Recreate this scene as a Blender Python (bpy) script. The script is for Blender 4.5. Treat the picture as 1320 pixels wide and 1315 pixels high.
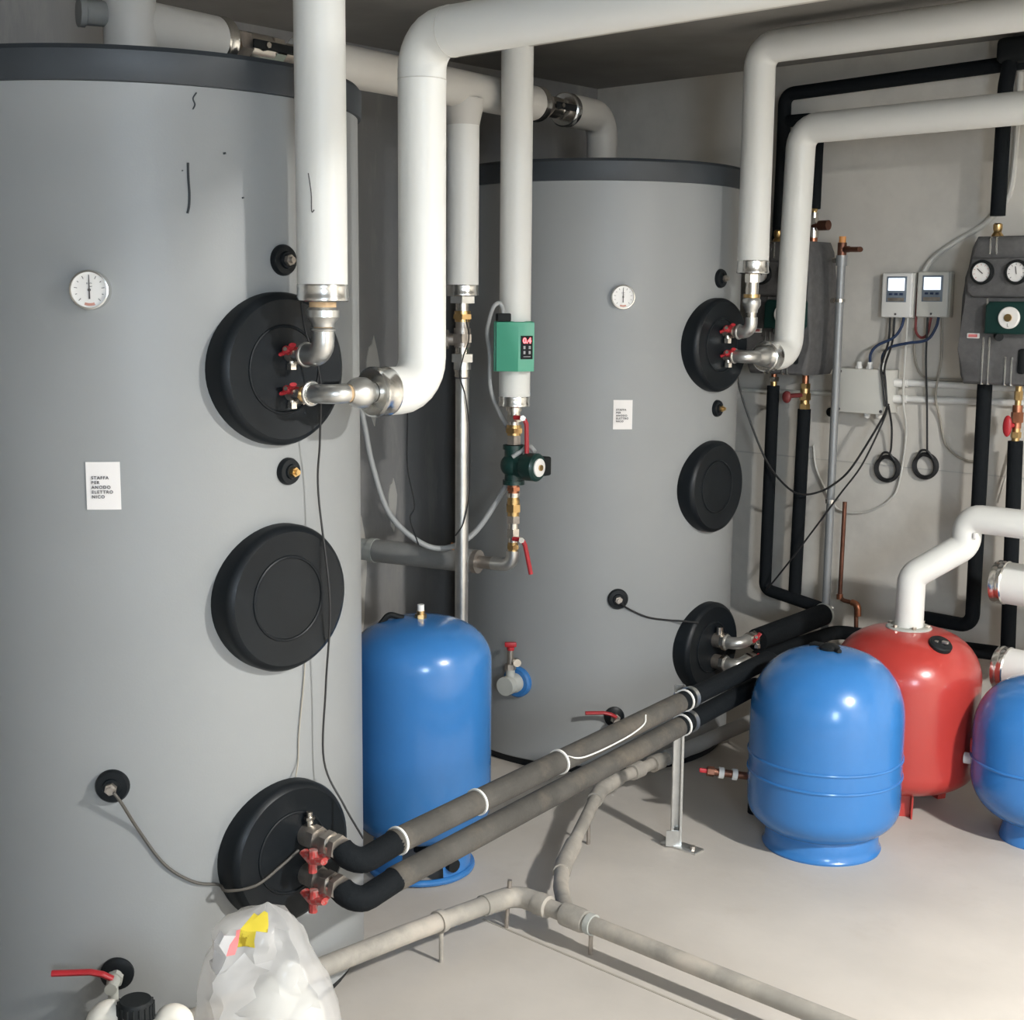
import bpy, bmesh, math, random
from mathutils import Vector, Matrix, noise
PI = math.pi
random.seed(7)
for o in list(bpy.data.objects): bpy.data.objects.remove(o)
SC = bpy.context.scene
COL = SC.collection
R = math.radians

# ---------------------------------------------------------------- camera
cam_d = bpy.data.cameras.new('camera'); cam = bpy.data.objects.new('camera', cam_d); COL.objects.link(cam)
A_, P_, ROLL = R(42.46), R(8.72), R(0.52)
fw = Vector((-math.sin(A_)*math.cos(P_), math.cos(A_)*math.cos(P_), -math.sin(P_)))
rt = Vector((math.cos(A_), math.sin(A_), 0)); up = rt.cross(fw)
rr = rt*math.cos(ROLL) + up*math.sin(ROLL); uu = up*math.cos(ROLL) - rt*math.sin(ROLL)
M = Matrix((rr, uu, -fw)).transposed().to_4x4(); M.translation = Vector((0, 0, 1.664))
cam.matrix_world = M
cam_d.sensor_fit = 'HORIZONTAL'; cam_d.sensor_width = 36.0
cam_d.lens = 36.0*1771.0/1320.0
cam_d.clip_start = 0.05
SC.camera = cam

# ---------------------------------------------------------------- world, lights, exposure
w = bpy.data.worlds.new('world'); SC.world = w; w.use_nodes = True
w.node_tree.nodes['Background'].inputs[0].default_value = (0.62, 0.74, 1.0, 1)
w.node_tree.nodes['Background'].inputs[1].default_value = 0.6
SC.view_settings.view_transform = 'Standard'; SC.view_settings.look = 'None'
SC.view_settings.gamma = 1.0; SC.view_settings.use_curve_mapping = False
SC.view_settings.exposure = 0.5
def area(name, loc, target, sx, sy, power, color):
    l = bpy.data.lights.new(name, 'AREA'); l.shape = 'RECTANGLE'; l.size = sx; l.size_y = sy
    l.energy = power; l.color = color
    o = bpy.data.objects.new(name, l); COL.objects.link(o); o.location = loc
    d = Vector(target) - Vector(loc); o.rotation_euler = d.to_track_quat('-Z', 'Y').to_euler()
    return o
LAMP = Vector((0.80, 2.45, 2.47))
area('daylight_window', (2.28, -1.0, 1.85), (1.0, -0.2, 1.7), 1.0, 1.1, 92, (0.74, 0.87, 1.0))
area('ceiling_lamp_light', LAMP - Vector((0, 0, .06)), LAMP - Vector((0, 0, 1)), 0.26, 0.14, 165, (1.0, 0.985, 0.95))

# ---------------------------------------------------------------- materials
MATS = {}
def mat(name, col, rough=0.5, metal=0.0, var=0.0, scale=6.0, bump=0.0, bscale=60.0, spec=0.5, dirt=None, dscale=2.0, dlo=.5, dhi=.75, stretch=None, coat=0.0, emit=None, estr=0.0, trans=0.0):
    m = bpy.data.materials.new(name); m.use_nodes = True; nt = m.node_tree; N = nt.nodes; L = nt.links
    b = N['Principled BSDF']; b.inputs['Roughness'].default_value = rough; b.inputs['Metallic'].default_value = metal
    b.inputs['Specular IOR Level'].default_value = spec
    if coat: b.inputs['Coat Weight'].default_value = coat; b.inputs['Coat Roughness'].default_value = 0.12
    if emit: b.inputs['Emission Color'].default_value = (*emit, 1); b.inputs['Emission Strength'].default_value = estr
    if trans: b.inputs['Transmission Weight'].default_value = trans
    b.inputs['Base Color'].default_value = (*col, 1)
    if var or dirt or bump:
        tc = N.new('ShaderNodeTexCoord'); mp = N.new('ShaderNodeMapping'); L.new(tc.outputs['Object'], mp.inputs[0])
        if stretch: mp.inputs['Scale'].default_value = stretch
        out = None
        if var:
            n = N.new('ShaderNodeTexNoise'); n.inputs['Scale'].default_value = scale; n.inputs['Detail'].default_value = 6
            L.new(mp.outputs[0], n.inputs['Vector'])
            r = N.new('ShaderNodeValToRGB'); L.new(n.outputs['Fac'], r.inputs[0])
            r.color_ramp.elements[0].position = .3; r.color_ramp.elements[1].position = .7
            r.color_ramp.elements[0].color = tuple(max(0, c*(1-var)) for c in col)+(1,)
            r.color_ramp.elements[1].color = tuple(min(1, c*(1+var)) for c in col)+(1,)
            out = r.outputs[0]
        if dirt:
            n2 = N.new('ShaderNodeTexNoise'); n2.inputs['Scale'].default_value = dscale; n2.inputs['Detail'].default_value = 8; n2.inputs['Roughness'].default_value = .65
            L.new(mp.outputs[0], n2.inputs['Vector'])
            r2 = N.new('ShaderNodeMapRange'); r2.inputs[1].default_value = dlo; r2.inputs[2].default_value = dhi; L.new(n2.outputs['Fac'], r2.inputs[0])
            mx = N.new('ShaderNodeMix'); mx.data_type = 'RGBA'; L.new(r2.outputs[0], mx.inputs[0])
            if out is not None: L.new(out, mx.inputs[6])
            else: mx.inputs[6].default_value = (*col, 1)
            mx.inputs[7].default_value = (*dirt, 1); out = mx.outputs[2]
        if out is not None: L.new(out, b.inputs['Base Color'])
        if bump:
            n3 = N.new('ShaderNodeTexNoise'); n3.inputs['Scale'].default_value = bscale; n3.inputs['Detail'].default_value = 4
            L.new(mp.outputs[0], n3.inputs['Vector'])
            bp = N.new('ShaderNodeBump'); bp.inputs['Strength'].default_value = bump; bp.inputs['Distance'].default_value = .004
            L.new(n3.outputs['Fac'], bp.inputs['Height']); L.new(bp.outputs[0], b.inputs['Normal'])
    MATS[name] = m; return m
mat('floor_concrete', (.51, .472, .425), .62, var=.10, scale=2.2, bump=.25, bscale=25, dirt=(.40, .35, .30), dscale=1.6, dlo=.55, dhi=.85)
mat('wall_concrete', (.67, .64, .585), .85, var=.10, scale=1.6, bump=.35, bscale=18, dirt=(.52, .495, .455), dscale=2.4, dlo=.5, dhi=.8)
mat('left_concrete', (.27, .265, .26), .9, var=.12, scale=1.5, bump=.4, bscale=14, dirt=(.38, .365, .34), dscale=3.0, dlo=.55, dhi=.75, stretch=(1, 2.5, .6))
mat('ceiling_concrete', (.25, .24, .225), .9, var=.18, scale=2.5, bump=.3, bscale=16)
mat('tank_jacket', (.295, .305, .306), .42, var=.03, scale=3, bump=.05, bscale=220, spec=.35)
mat('tank_rim', (.035, .042, .050), .5, var=.1, scale=8)
mat('black_cover', (.007, .0095, .012), .42, var=.2, scale=7, spec=.25)
mat('black_rubber', (.010, .012, .013), .65, spec=.25)
mat('black_foam', (.009, .011, .013), .8, bump=.3, bscale=120, spec=.12)
mat('grey_foam', (.075, .070, .062), .85, var=.25, scale=9, bump=.35, bscale=120, dirt=(.16, .135, .105), dscale=5, dlo=.5, dhi=.72)
mat('white_lagging', (.74, .735, .70), .42, var=.02, scale=3, spec=.4)
mat('dusty_lagging', (.56, .54, .50), .6, var=.05, scale=4)
mat('grey_lagging', (.26, .26, .25), .7, var=.12, scale=6, bump=.2)
mat('pale_lagging', (.42, .43, .40), .7, var=.1)
mat('foil', (.80, .79, .76), .22, 1.0)
mat('galvanised', (.60, .60, .58), .33, .9, var=.12, scale=20)
mat('nickel', (.70, .66, .60), .25, 1.0)
mat('dull_metal', (.42, .38, .34), .42, .85, var=.2, scale=30)
mat('brass', (.62, .42, .19), .3, 1.0, var=.1, scale=20)
mat('copper', (.45, .19, .11), .35, 1.0, var=.2, scale=15)
mat('hemp', (.55, .38, .22), .8)
mat('valve_red', (.42, .022, .030), .4)
mat('valve_red_worn', (.42, .05, .045), .45, dirt=(.35, .22, .2), dscale=60, dlo=.5, dhi=.6)
mat('vessel_blue', (.035, .175, .46), .26, var=.04, scale=4, bump=.04, bscale=90, coat=.3)
mat('vessel_red', (.43, .042, .034), .28, var=.05, scale=4, bump=.04, bscale=90, coat=.3)
mat('white_plastic', (.80, .79, .76), .4)
mat('cream_plastic', (.66, .65, .60), .45)
mat('screen_grey', (.20, .24, .29), .35)
mat('screen_lit', (.8, .88, 1.0), .3, emit=(.85, .92, 1.0), estr=.75)
mat('paper', (.83, .80, .78), .75)
mat('ink', (.10, .09, .09), .8)
mat('ink_red', (.6, .30, .24), .8)
mat('station_foam', (.105, .103, .103), .75, var=.15, scale=40, bump=.35, bscale=150)
mat('pump_green', (.006, .035, .030), .38)
mat('box_green', (.075, .36, .235), .42)
mat('led_red', (.9, .03, .04), .4, emit=(1, .12, .13), estr=2.5)
mat('dial_white', (.85, .83, .80), .4)
mat('cable_black', (.02, .02, .021), .5)
mat('cable_blue', (.02, .04, .10), .5)
mat('feeler_brown', (.085, .078, .068), .55)
mat('pole_grey', (.30, .31, .315), .45, .3)
mat('dark_copper', (.20, .09, .06), .45, .8, var=.3, scale=15)
mat('cable_red', (.18, .03, .03), .5)
mat('cable_white', (.58, .57, .53), .5)
mat('cable_beige', (.36, .33, .28), .5)
mat('cable_grey', (.36, .37, .37), .5)
mat('floor_pvc', (.31, .29, .255), .6, var=.12, scale=12, dirt=(.47, .42, .36), dscale=6, dlo=.45, dhi=.7)
mat('strip_steel', (.36, .345, .305), .6, var=.12, scale=7)
mat('jug_plastic', (.74, .70, .62), .45)
mat('zip_tie', (.85, .84, .8), .4)
mat('orange_plastic', (.75, .33, .10), .5)
mat('yellow_print', (.78, .62, .06), .5, dirt=(.45, .33, .02), dscale=22, dlo=.52, dhi=.56)
mat('red_print', (.70, .20, .20), .5)
mat('blue_print', (.45, .58, .60), .5)
mat('lamp_glow', (1, .95, .88), .5, emit=(1, .94, .85), estr=6)
mat('window_frame', (.7, .7, .7), .4)
mat('pane', (.9, .95, 1), .05, trans=1.0)
def bag_material():
    m = bpy.data.materials.new('bag_film'); m.use_nodes = True; N = m.node_tree.nodes; L = m.node_tree.links
    b = N['Principled BSDF']; b.inputs['Base Color'].default_value = (.78, .77, .76, 1); b.inputs['Roughness'].default_value = .22
    t = N.new('ShaderNodeBsdfTranslucent'); t.inputs[0].default_value = (.8, .79, .77, 1)
    mx = N.new('ShaderNodeMixShader'); mx.inputs[0].default_value = .25
    tr = N.new('ShaderNodeBsdfTransparent'); mx2 = N.new('ShaderNodeMixShader'); mx2.inputs[0].default_value = .55
    L.new(b.outputs[0], mx.inputs[1]); L.new(t.outputs[0], mx.inputs[2]); L.new(mx.outputs[0], mx2.inputs[1]); L.new(tr.outputs[0], mx2.inputs[2])
    L.new(mx2.outputs[0], N['Material Output'].inputs[0])
    MATS['bag_film'] = m
bag_material()

# ---------------------------------------------------------------- mesh helpers
def V(*a): return Vector(a[0]) if len(a) == 1 else Vector(a)
def frame(d):
    d = V(d).normalized()
    a = Vector((0, 0, 1)) if abs(d.z) < .9 else Vector((1, 0, 0))
    x = a.cross(d).normalized(); return x, d.cross(x), d
def fillet(pts, rad, n=7):
    pts = [V(p) for p in pts]
    if rad <= 0 or len(pts) < 3: return pts
    out = [pts[0]]
    for i in range(1, len(pts)-1):
        p, a, b = pts[i], pts[i-1]-pts[i], pts[i+1]-pts[i]
        la, lb = a.length, b.length; a.normalize(); b.normalize()
        ang = a.angle(b)
        if ang > PI-.02: out.append(p); continue
        t = min(rad/math.tan(ang/2), la*.49 if i > 1 else la*.98, lb*.49 if i < len(pts)-2 else lb*.98)
        r = t*math.tan(ang/2); bis = (a+b).normalized(); c = p+bis*(r/math.sin(ang/2))
        s, e = p+a*t-c, p+b*t-c; tot = s.angle(e)
        ax = s.cross(e).normalized()
        for k in range(n+1): out.append(c+Matrix.Rotation(tot*k/n, 3, ax) @ s)
    out.append(pts[-1]); return out
def smooth_curve(pts, n=8):
    pts = [V(p) for p in pts]; out = []
    P = [2*pts[0]-pts[1]]+pts+[2*pts[-1]-pts[-2]]
    for i in range(1, len(P)-2):
        for k in range(n):
            t = k/n; a, b, c, d = P[i-1], P[i], P[i+1], P[i+2]
            out.append(.5*((2*b)+(c-a)*t+(2*a-5*b+4*c-d)*t*t+(3*b-a-3*c+d)*t**3))
    out.append(pts[-1]); return out
class MB:
    def __init__(s): s.bm = bmesh.new()
    def rings(s, rings, cap=True, close=False):
        bm = s.bm; vs = [[bm.verts.new(p) for p in r] for r in rings]; n = len(vs[0])
        rng = range(len(vs)) if close else range(len(vs)-1)
        for i in rng:
            a, b = vs[i], vs[(i+1) % len(vs)]
            for k in range(n):
                bm.faces.new((a[k], a[(k+1) % n], b[(k+1) % n], b[k]))
        if cap and not close:
            bm.faces.new(vs[0][::-1]); bm.faces.new(vs[-1])
        return s
    def tube(s, pts, r, seg=20, bend=0, n=7, flat=None):
        pts = fillet(pts, bend, n)
        x, y, d = frame(pts[1]-pts[0]); rings = []
        for i, p in enumerate(pts):
            t = (pts[min(i+1, len(pts)-1)]-pts[max(i-1, 0)]).normalized()
            q = d.rotation_difference(t); x = q @ x; y = q @ y; d = t
            ry = r if flat is None else flat
            rings.append([p+x*(r*math.cos(2*PI*k/seg))+y*(ry*math.sin(2*PI*k/seg)) for k in range(seg)])
        return s.rings(rings)
    def cyl(s, p0, p1, r0, r1=None, seg=24, rot=0):
        p0, p1 = V(p0), V(p1); r1 = r0 if r1 is None else r1; x, y, d = frame(p1-p0)
        return s.rings([[p+x*(r*math.cos(2*PI*k/seg+rot))+y*(r*math.sin(2*PI*k/seg+rot)) for k in range(seg)] for p, r in ((p0, r0), (p1, r1))])
    def hexn(s, p0, p1, r): return s.cyl(p0, p1, r, seg=6, rot=.3)
    def lathe(s, prof, o, axis=(0, 0, 1), seg=48, a0=0, a1=None):
        o = V(o); x, y, d = frame(axis)
        full = a1 is None; n = seg if full else seg+1; a1 = 2*PI if full else a1
        vs = []
        for r, h in prof:
            if r < 1e-6 and full: vs.append([s.bm.verts.new(o+d*h)])
            else: vs.append([s.bm.verts.new(o+d*h+x*(r*math.cos(a0+(a1-a0)*k/seg))+y*(r*math.sin(a0+(a1-a0)*k/seg))) for k in range(n)])
        for a, b in zip(vs, vs[1:]):
            for k in range(seg):
                k2 = (k+1) % n if full else k+1
                f = [a[k % len(a)], a[k2 % len(a)], b[k2 % len(b)], b[k % len(b)]]
                f = [v for i, v in enumerate(f) if v not in f[:i]]
                if len(f) > 2: s.bm.faces.new(f)
        return s
    def torus(s, o, axis, Rr, r, seg=40, sec=10, a0=0, a1=None, rz=None):
        o = V(o); x, y, d = frame(axis); rz = r if rz is None else rz
        full = a1 is None; a1 = 2*PI if full else a1; n = seg if full else seg+1; rings = []
        for k in range(n):
            a = a0+(a1-a0)*k/seg; e = x*math.cos(a)+y*math.sin(a)
            rings.append([o+e*(Rr+r*math.cos(2*PI*j/sec))+d*(rz*math.sin(2*PI*j/sec)) for j in range(sec)])
        return s.rings(rings, close=full)
    def box(s, c, size, ax=None, bevel=0, seg=2):
        c = V(c); hx, hy, hz = [q/2 for q in size]
        if ax is None: ax = (Vector((1, 0, 0)), Vector((0, 1, 0)), Vector((0, 0, 1)))
        vs = [s.bm.verts.new(c+ax[0]*(i*hx)+ax[1]*(j*hy)+ax[2]*(k*hz)) for i in (-1, 1) for j in (-1, 1) for k in (-1, 1)]
        fs = [s.bm.faces.new([vs[i] for i in q]) for q in ((0, 1, 3, 2), (4, 6, 7, 5), (0, 4, 5, 1), (2, 3, 7, 6), (0, 2, 6, 4), (1, 5, 7, 3))]
        if bevel:
            es = list({e for f in fs for e in f.edges})
            bmesh.ops.bevel(s.bm, geom=es, offset=bevel, segments=seg, profile=.5, affect='EDGES')
        return s
    def prism(s, poly, o, ax, depth, bevel=0):
        o = V(o); X, Y, Z = ax
        a = [s.bm.verts.new(o+X*u+Y*v) for u, v in poly]; b = [s.bm.verts.new(o+X*u+Y*v+Z*depth) for u, v in poly]
        n = len(a); fs = [s.bm.faces.new(a[::-1]), s.bm.faces.new(b)]
        for k in range(n): fs.append(s.bm.faces.new((a[k], a[(k+1) % n], b[(k+1) % n], b[k])))
        if bevel: bmesh.ops.bevel(s.bm, geom=list(fs[1].edges), offset=bevel, segments=3, profile=.5, affect='EDGES')
        return s
    def sphere(s, c, r, sx=1, sy=1, sz=1):
        m = Matrix.Translation(V(c)) @ Matrix.Diagonal((r*sx, r*sy, r*sz, 1))
        bmesh.ops.create_uvsphere(s.bm, u_segments=20, v_segments=12, radius=1, matrix=m); return s
WL = {}
def obj(name, mb, m, parent=None, sharp=35, label=None):
    me = bpy.data.meshes.new(name); bmesh.ops.recalc_face_normals(mb.bm, faces=mb.bm.faces)
    base = WL[parent.name] if parent else None
    if base is not None: bmesh.ops.translate(mb.bm, verts=mb.bm.verts, vec=-base)
    mb.bm.to_mesh(me); mb.bm.free(); me.materials.append(MATS[m])
    for p in me.polygons: p.use_smooth = True
    me.set_sharp_from_angle(angle=R(sharp))
    o = bpy.data.objects.new(name, me); COL.objects.link(o)
    if parent: o.parent = parent; WL[o.name] = base
    else: WL[o.name] = Vector((0, 0, 0))
    if label: o['label'] = label
    return o
def thing(name, label, cat, base, group=None):
    o = bpy.data.objects.new(name, None); COL.objects.link(o); o.location = base; o.empty_display_size = .1
    WL[o.name] = V(base); o['label'] = label; o['category'] = cat
    if group: o['group'] = group
    return o
def single(name, mb, m, label, cat, group=None, sharp=35):
    bm = mb.bm; zs = min(bm.verts, key=lambda v: v.co.z).co.copy()
    me = bpy.data.meshes.new(name); bmesh.ops.recalc_face_normals(bm, faces=bm.faces)
    bmesh.ops.translate(bm, verts=bm.verts, vec=-zs); bm.to_mesh(me); bm.free(); me.materials.append(MATS[m])
    for p in me.polygons: p.use_smooth = True
    me.set_sharp_from_angle(angle=R(sharp))
    o = bpy.data.objects.new(name, me); COL.objects.link(o); o.location = zs; WL[o.name] = zs
    o['label'] = label; o['category'] = cat
    if group: o['group'] = group
    return o
def struct(name, mb, m):
    o = obj(name, mb, m); o['kind'] = 'structure'; return o
def text(name, body, size, pos, X, Y, m, parent, align='LEFT', spacing=1.0, bold=0.0, track=1.0):
    c = bpy.data.curves.new(name, 'FONT'); c.body = body; c.size = size; c.align_x = align; c.align_y = 'CENTER'
    c.extrude = .0003; c.space_line = spacing; c.space_character = track; c.offset = bold
    t = bpy.data.objects.new(name, c); COL.objects.link(t)
    bpy.context.view_layer.update()
    me = bpy.data.meshes.new_from_object(t.evaluated_get(bpy.context.evaluated_depsgraph_get()))
    bpy.data.objects.remove(t); bpy.data.curves.remove(c)
    X, Y = V(X).normalized(), V(Y).normalized(); Z = X.cross(Y)
    mm = Matrix((X, Y, Z)).transposed().to_4x4(); mm.translation = V(pos)-(WL[parent.name] if parent else Vector((0, 0, 0)))
    me.transform(mm); me.materials.clear(); me.materials.append(MATS[m])
    o = bpy.data.objects.new(name, me); COL.objects.link(o)
    if parent: o.parent = parent; WL[o.name] = WL[parent.name]
    return o
def chain(parent, p, d, segs):
    """successive fittings along d: (name, length, radius, material, kind)"""
    p = V(p); d = V(d).normalized()
    for nm, ln, r, m, kind in segs:
        q = p+d*ln; mb = MB()
        if kind == 'hex': mb.hexn(p, q, r)
        elif kind == 'bulge': mb.lathe([(0, 0), (r*.8, 0), (r, ln*.2), (r, ln*.5), (r*.72, ln*.8), (r*.68, ln), (0, ln)], p, d, 24)
        elif kind == 'rbulge': mb.lathe([(0, 0), (r*.68, 0), (r*.72, ln*.2), (r, ln*.5), (r, ln*.85), (r*.85, ln), (0, ln)], p, d, 24)
        elif kind == 'nut':
            mb.cyl(p, p+d*ln*.3, r*.9); mb.hexn(p+d*ln*.3, p+d*ln*.75, r*1.12); mb.cyl(p+d*ln*.75, q, r*.85)
        elif kind == 'ring': mb.lathe([(r*.6, 0), (r, ln*.15), (r, ln*.85), (r*.6, ln)], p, d, 24)
        else: mb.cyl(p, q, r)
        obj(nm, mb, m, parent); p = q
    return p
def collar(parent, p, d, ln, r):
    """silver end collar of the lagging: a short foil cup with a rolled rim"""
    p, d = V(p), V(d).normalized()
    return obj('end_collar', MB().lathe([(.3*r, .004), (r*.96, .0), (r*1.04, .003), (r*1.04, .010), (r*1.015, .013), (r*1.015, ln-.008), (r*1.03, ln-.005), (r*1.0, ln)], p, d, 40), 'foil', parent)
def clamp(parent, p, d, r, wd=.006, m='zip_tie', name='cable_tie'):
    p, d = V(p), V(d).normalized()
    return obj(name, MB().lathe([(r, -wd/2), (r+.004, -wd/2), (r+.004, wd/2), (r, wd/2)], p, d, 24), m, parent)
vo = Vector((.675, -.737, 0))
X3, Y3, Z3 = Vector((1, 0, 0)), Vector((0, 1, 0)), Vector((0, 0, 1))

# ---------------------------------------------------------------- setting
XL, XR, YN, YB, HC = -3.95, 2.3, -2.2, 4.85, 2.58
struct('floor', MB().box(((XL+XR)/2, (YN+YB)/2, -.05), (XR-XL+.4, YB-YN+.4, .1)), 'floor_concrete')
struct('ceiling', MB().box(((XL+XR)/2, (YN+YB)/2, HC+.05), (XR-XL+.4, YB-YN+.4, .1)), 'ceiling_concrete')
struct('wall_back', MB().box(((XL+XR)/2, YB+.075, HC/2), (XR-XL+.4, .15, HC)), 'wall_concrete')
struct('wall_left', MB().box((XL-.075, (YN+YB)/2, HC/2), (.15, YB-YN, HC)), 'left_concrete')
struct('wall_near', MB().box(((XL+XR)/2, YN-.075, HC/2), (XR-XL+.4, .15, HC)), 'wall_concrete')
WY0, WY1, WZ0, WZ1 = -1.5, -.5, 1.3, 2.4
wr = MB()
wr.box((XR+.075, (YN+WY0)/2, HC/2), (.15, WY0-YN, HC)); wr.box((XR+.075, (WY1+YB)/2, HC/2), (.15, YB-WY1, HC))
wr.box((XR+.075, (WY0+WY1)/2, WZ0/2), (.15, WY1-WY0, WZ0)); wr.box((XR+.075, (WY0+WY1)/2, (WZ1+HC)/2), (.15, WY1-WY0, HC-WZ1))
struct('wall_right', wr, 'wall_concrete')
wn = MB(); yc = (WY0+WY1)/2; zc = (WZ0+WZ1)/2
for y in (WY0+.03, yc, WY1-.03): wn.box((XR+.09, y, zc), (.05, .06, WZ1-WZ0))
for z in (WZ0+.03, WZ1-.03): wn.box((XR+.09, yc, z), (.05, WY1-WY0, .06))
win = struct('window_1', wn, 'window_frame')
for y in (WY0+.27, WY1-.27): obj('pane', MB().box((XR+.09, y, zc), (.006, .44, WZ1-WZ0-.12)), 'pane', win)
# formwork joint across the back wall and a few spots of old plaster on the left wall
struct('trim_1', MB().box((-1.9, YB-.001, 1.045), (2.6, .004, .0045)), 'dusty_lagging')
pl = MB()
for y, z, a, b in ((3.22, 1.15, .05, .30), (3.30, .83, .03, .22), (3.45, .60, .03, .22), (3.52, 1.35, .03, .16), (3.62, .86, .02, .1)):
    pl.prism([(a*math.cos(t)*(1+.25*math.sin(3*t)), b*math.sin(t)*(1+.12*math.cos(5*t))) for t in [2*PI*k/14 for k in range(14)]], (XL-.002, y, z), (Y3, Z3, X3), .006)
struct('trim_2', pl, 'dusty_lagging')

# ---------------------------------------------------------------- storage tanks
def on_tank(c, az, z, off=0, rad=.521):
    a = R(az); return Vector((c[0]+(rad+off)*math.cos(a), c[1]+(rad+off)*math.sin(a), z))
def nrm(az): return Vector((math.cos(R(az)), math.sin(R(az)), 0))
def tank(cx, cy, label, near, rb, rt_):
    t = thing('storage_tank', label, 'tank', (cx, cy, 0), 'buffer storage tanks'); c = (cx, cy); Rt = .521
    obj('jacket', MB().lathe([(0, .03), (Rt-.004, .03), (Rt, .034), (Rt, 2.08), (0, 2.08)], (cx, cy, 0), Z3, 128), 'tank_jacket', t)
    obj('top_rim', MB().lathe([(Rt-.01, rb-.002), (Rt+.007, rb-.001), (Rt+.009, rb+.002), (Rt+.010, rt_-.012), (Rt+.002, rt_-.002), (Rt-.03, rt_), (0, rt_)], (cx, cy, 0), Z3, 128), 'tank_rim', t)
    obj('base_shade_ring', MB().lathe([(0, 0), (Rt-.02, 0), (Rt-.014, .035), (0, .035)], (cx, cy, 0), Z3, 96), 'black_cover', t)  # black inset ring, its colour stands in for the shadow gap under the jacket
    for z in (1.512, 1.014, .431):
        o = (cx+Rt, cy, z)
        f = obj('flange_cover', MB().lathe([(.163, -.035), (.163, .022), (.158, .032), (.148, .038), (.138, .036), (.108, .033), (.098, .031), (0, .031)], o, X3, 64), 'black_cover', t)
        obj('embossed_ring', MB().torus((cx+Rt+.031, cy, z), X3, .092, .0035, 56, 8), 'black_cover', f)
    for az, z, rr_, low in ((2.5, 1.742, .033, 0), (3.0, 1.289, .030, 0), (-41.8, .638, .036, 1)):
        n = nrm(az); o = on_tank(c, az, z)
        s = obj('sensor_plug', MB().lathe([(rr_, -.01), (rr_, .006), (rr_*.9, .012), (rr_*.55, .013), (rr_*.5, .018), (0, .018)], o, n, 32), 'black_cover', t)
        obj('sleeve', MB().hexn(o+n*.012, o+n*.028, rr_*.36).cyl(o+n*.028, o+n*.036, rr_*.2), 'brass' if z == 1.289 else 'dull_metal', s)
    # thermometer
    az = -42.5; n = nrm(az); o = on_tank(c, az, 1.675); tx = Vector((-n.y, n.x, 0)); rr_ = .040 if near else .0415
    th = obj('thermometer', MB().lathe([(rr_, -.01), (rr_, .018), (rr_*.96, .023), (rr_*.88, .024), (rr_*.86, .017), (0, .017)], o, n, 48), 'foil', t, label='round white dial thermometer with steel bezel')
    obj('dial', MB().lathe([(rr_*.87, .0172), (rr_*.87, .0185), (0, .0185)], o, n, 40), 'dial_white', th)
    mk = MB()
    for k in range(11):
        a = R(225-27*k); e = tx*math.cos(a)+Z3*math.sin(a); q = tx*-math.sin(a)+Z3*math.cos(a)
        mk.box(o+n*.0188+e*rr_*.68, (rr_*(.15 if k % 2 == 0 else .09), .0012, .0006), (e, q, n))
    obj('scale_marks', mk, 'ink', th)
    obj('needle', MB().prism([(-.0016, -.45*rr_), (.0016, -.45*rr_), (.0007, .75*rr_), (-.0007, .75*rr_)], o+n*.0192, (tx, Z3, n), .0012), 'ink', th)
    obj('needle_hub', MB().cyl(o+n*.0185, o+n*.0215, .003, seg=12), 'ink', th)
    text('dial_mark', '°C', .011, o+n*.0190+Z3*(.24*rr_), tx, Z3, 'ink', th, 'CENTER')
    obj('red_arc', MB().torus(o+n*.0187-Z3*.0, n, rr_*.72, .0028, 14, 6, a0=R(250), a1=R(290), rz=.0004), 'ink_red', th)
    # paper label
    zc_ = 1.279; w_ = .0685 if near else .066; h_ = .0985 if near else .1; pa = obj('paper_label', None or (lambda mb: mb)(MB()).lathe([(Rt+.0012, zc_-h_/2), (Rt+.0022, zc_-h_/2), (Rt+.0022, zc_+h_/2), (Rt+.0012, zc_+h_/2)], (cx, cy, 0), Z3, 8, a0=R(-41.4)-w_/2/Rt+PI/2*0+FR0, a1=R(-41.4)+w_/2/Rt+FR0), 'paper', t)
    o = on_tank(c, -41.4, zc_, .0035); n = nrm(-41.4); tx = Vector((-n.y, n.x, 0))
    for k, s_ in enumerate(('STAFFA', 'PER', 'ANODO', 'ELETTRO', 'NICO')):
        text('print', s_, .0088, o-tx*.0235+Z3*(.0165-.0098*k)+n*.0002, tx, Z3, 'ink', pa, track=1.25, bold=.00022)
    # drain tap
    az = -42.3; n = nrm(az); o = on_tank(c, az, .215); tx = Vector((-n.y, n.x, 0))
    d = obj('drain_tap', MB().lathe([(.036, -.01), (.036, .006), (.026, .012), (0, .012)], o, n, 28), 'black_cover', t)
    obj('tap_body', MB().cyl(o+n*.01, o+n*.075, .013).hexn(o+n*.02, o+n*.034, .018).cyl(o+n*.05+Z3*.0, o+n*.05-Z3*.04, .011), 'dull_metal' if not near else 'pale_lagging', d)
    obj('tap_lever', MB().tube([o+n*.05+Z3*.012, o+n*.052+Z3*.024-tx*.02, o+n*.052+Z3*.030-tx*.045, o+n*.052+Z3*.030-tx*(.125 if near else .11)], .0085, 12, .012, flat=.0065), 'valve_red', d)
    obj('hose_cap', MB().cyl(o+n*.05-Z3*.04, o+n*.05-Z3*.062, .017), 'black_rubber', d)
    return t, c
x_, y_, d_ = frame(Z3); FR0 = -math.atan2(x_.y, x_.x)
if x_.cross(y_).z < 0: FR0 = -FR0
t1, c1 = tank(-2.89, 1.836, 'tall grey hot water storage tank nearest the camera, cut by the left edge', True, 2.082, 2.152)
t2, c2 = tank(-3.27, 4.045, 'tall grey storage tank farther back in the corner, behind the blue vessels', False, 2.058, 2.132)
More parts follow.
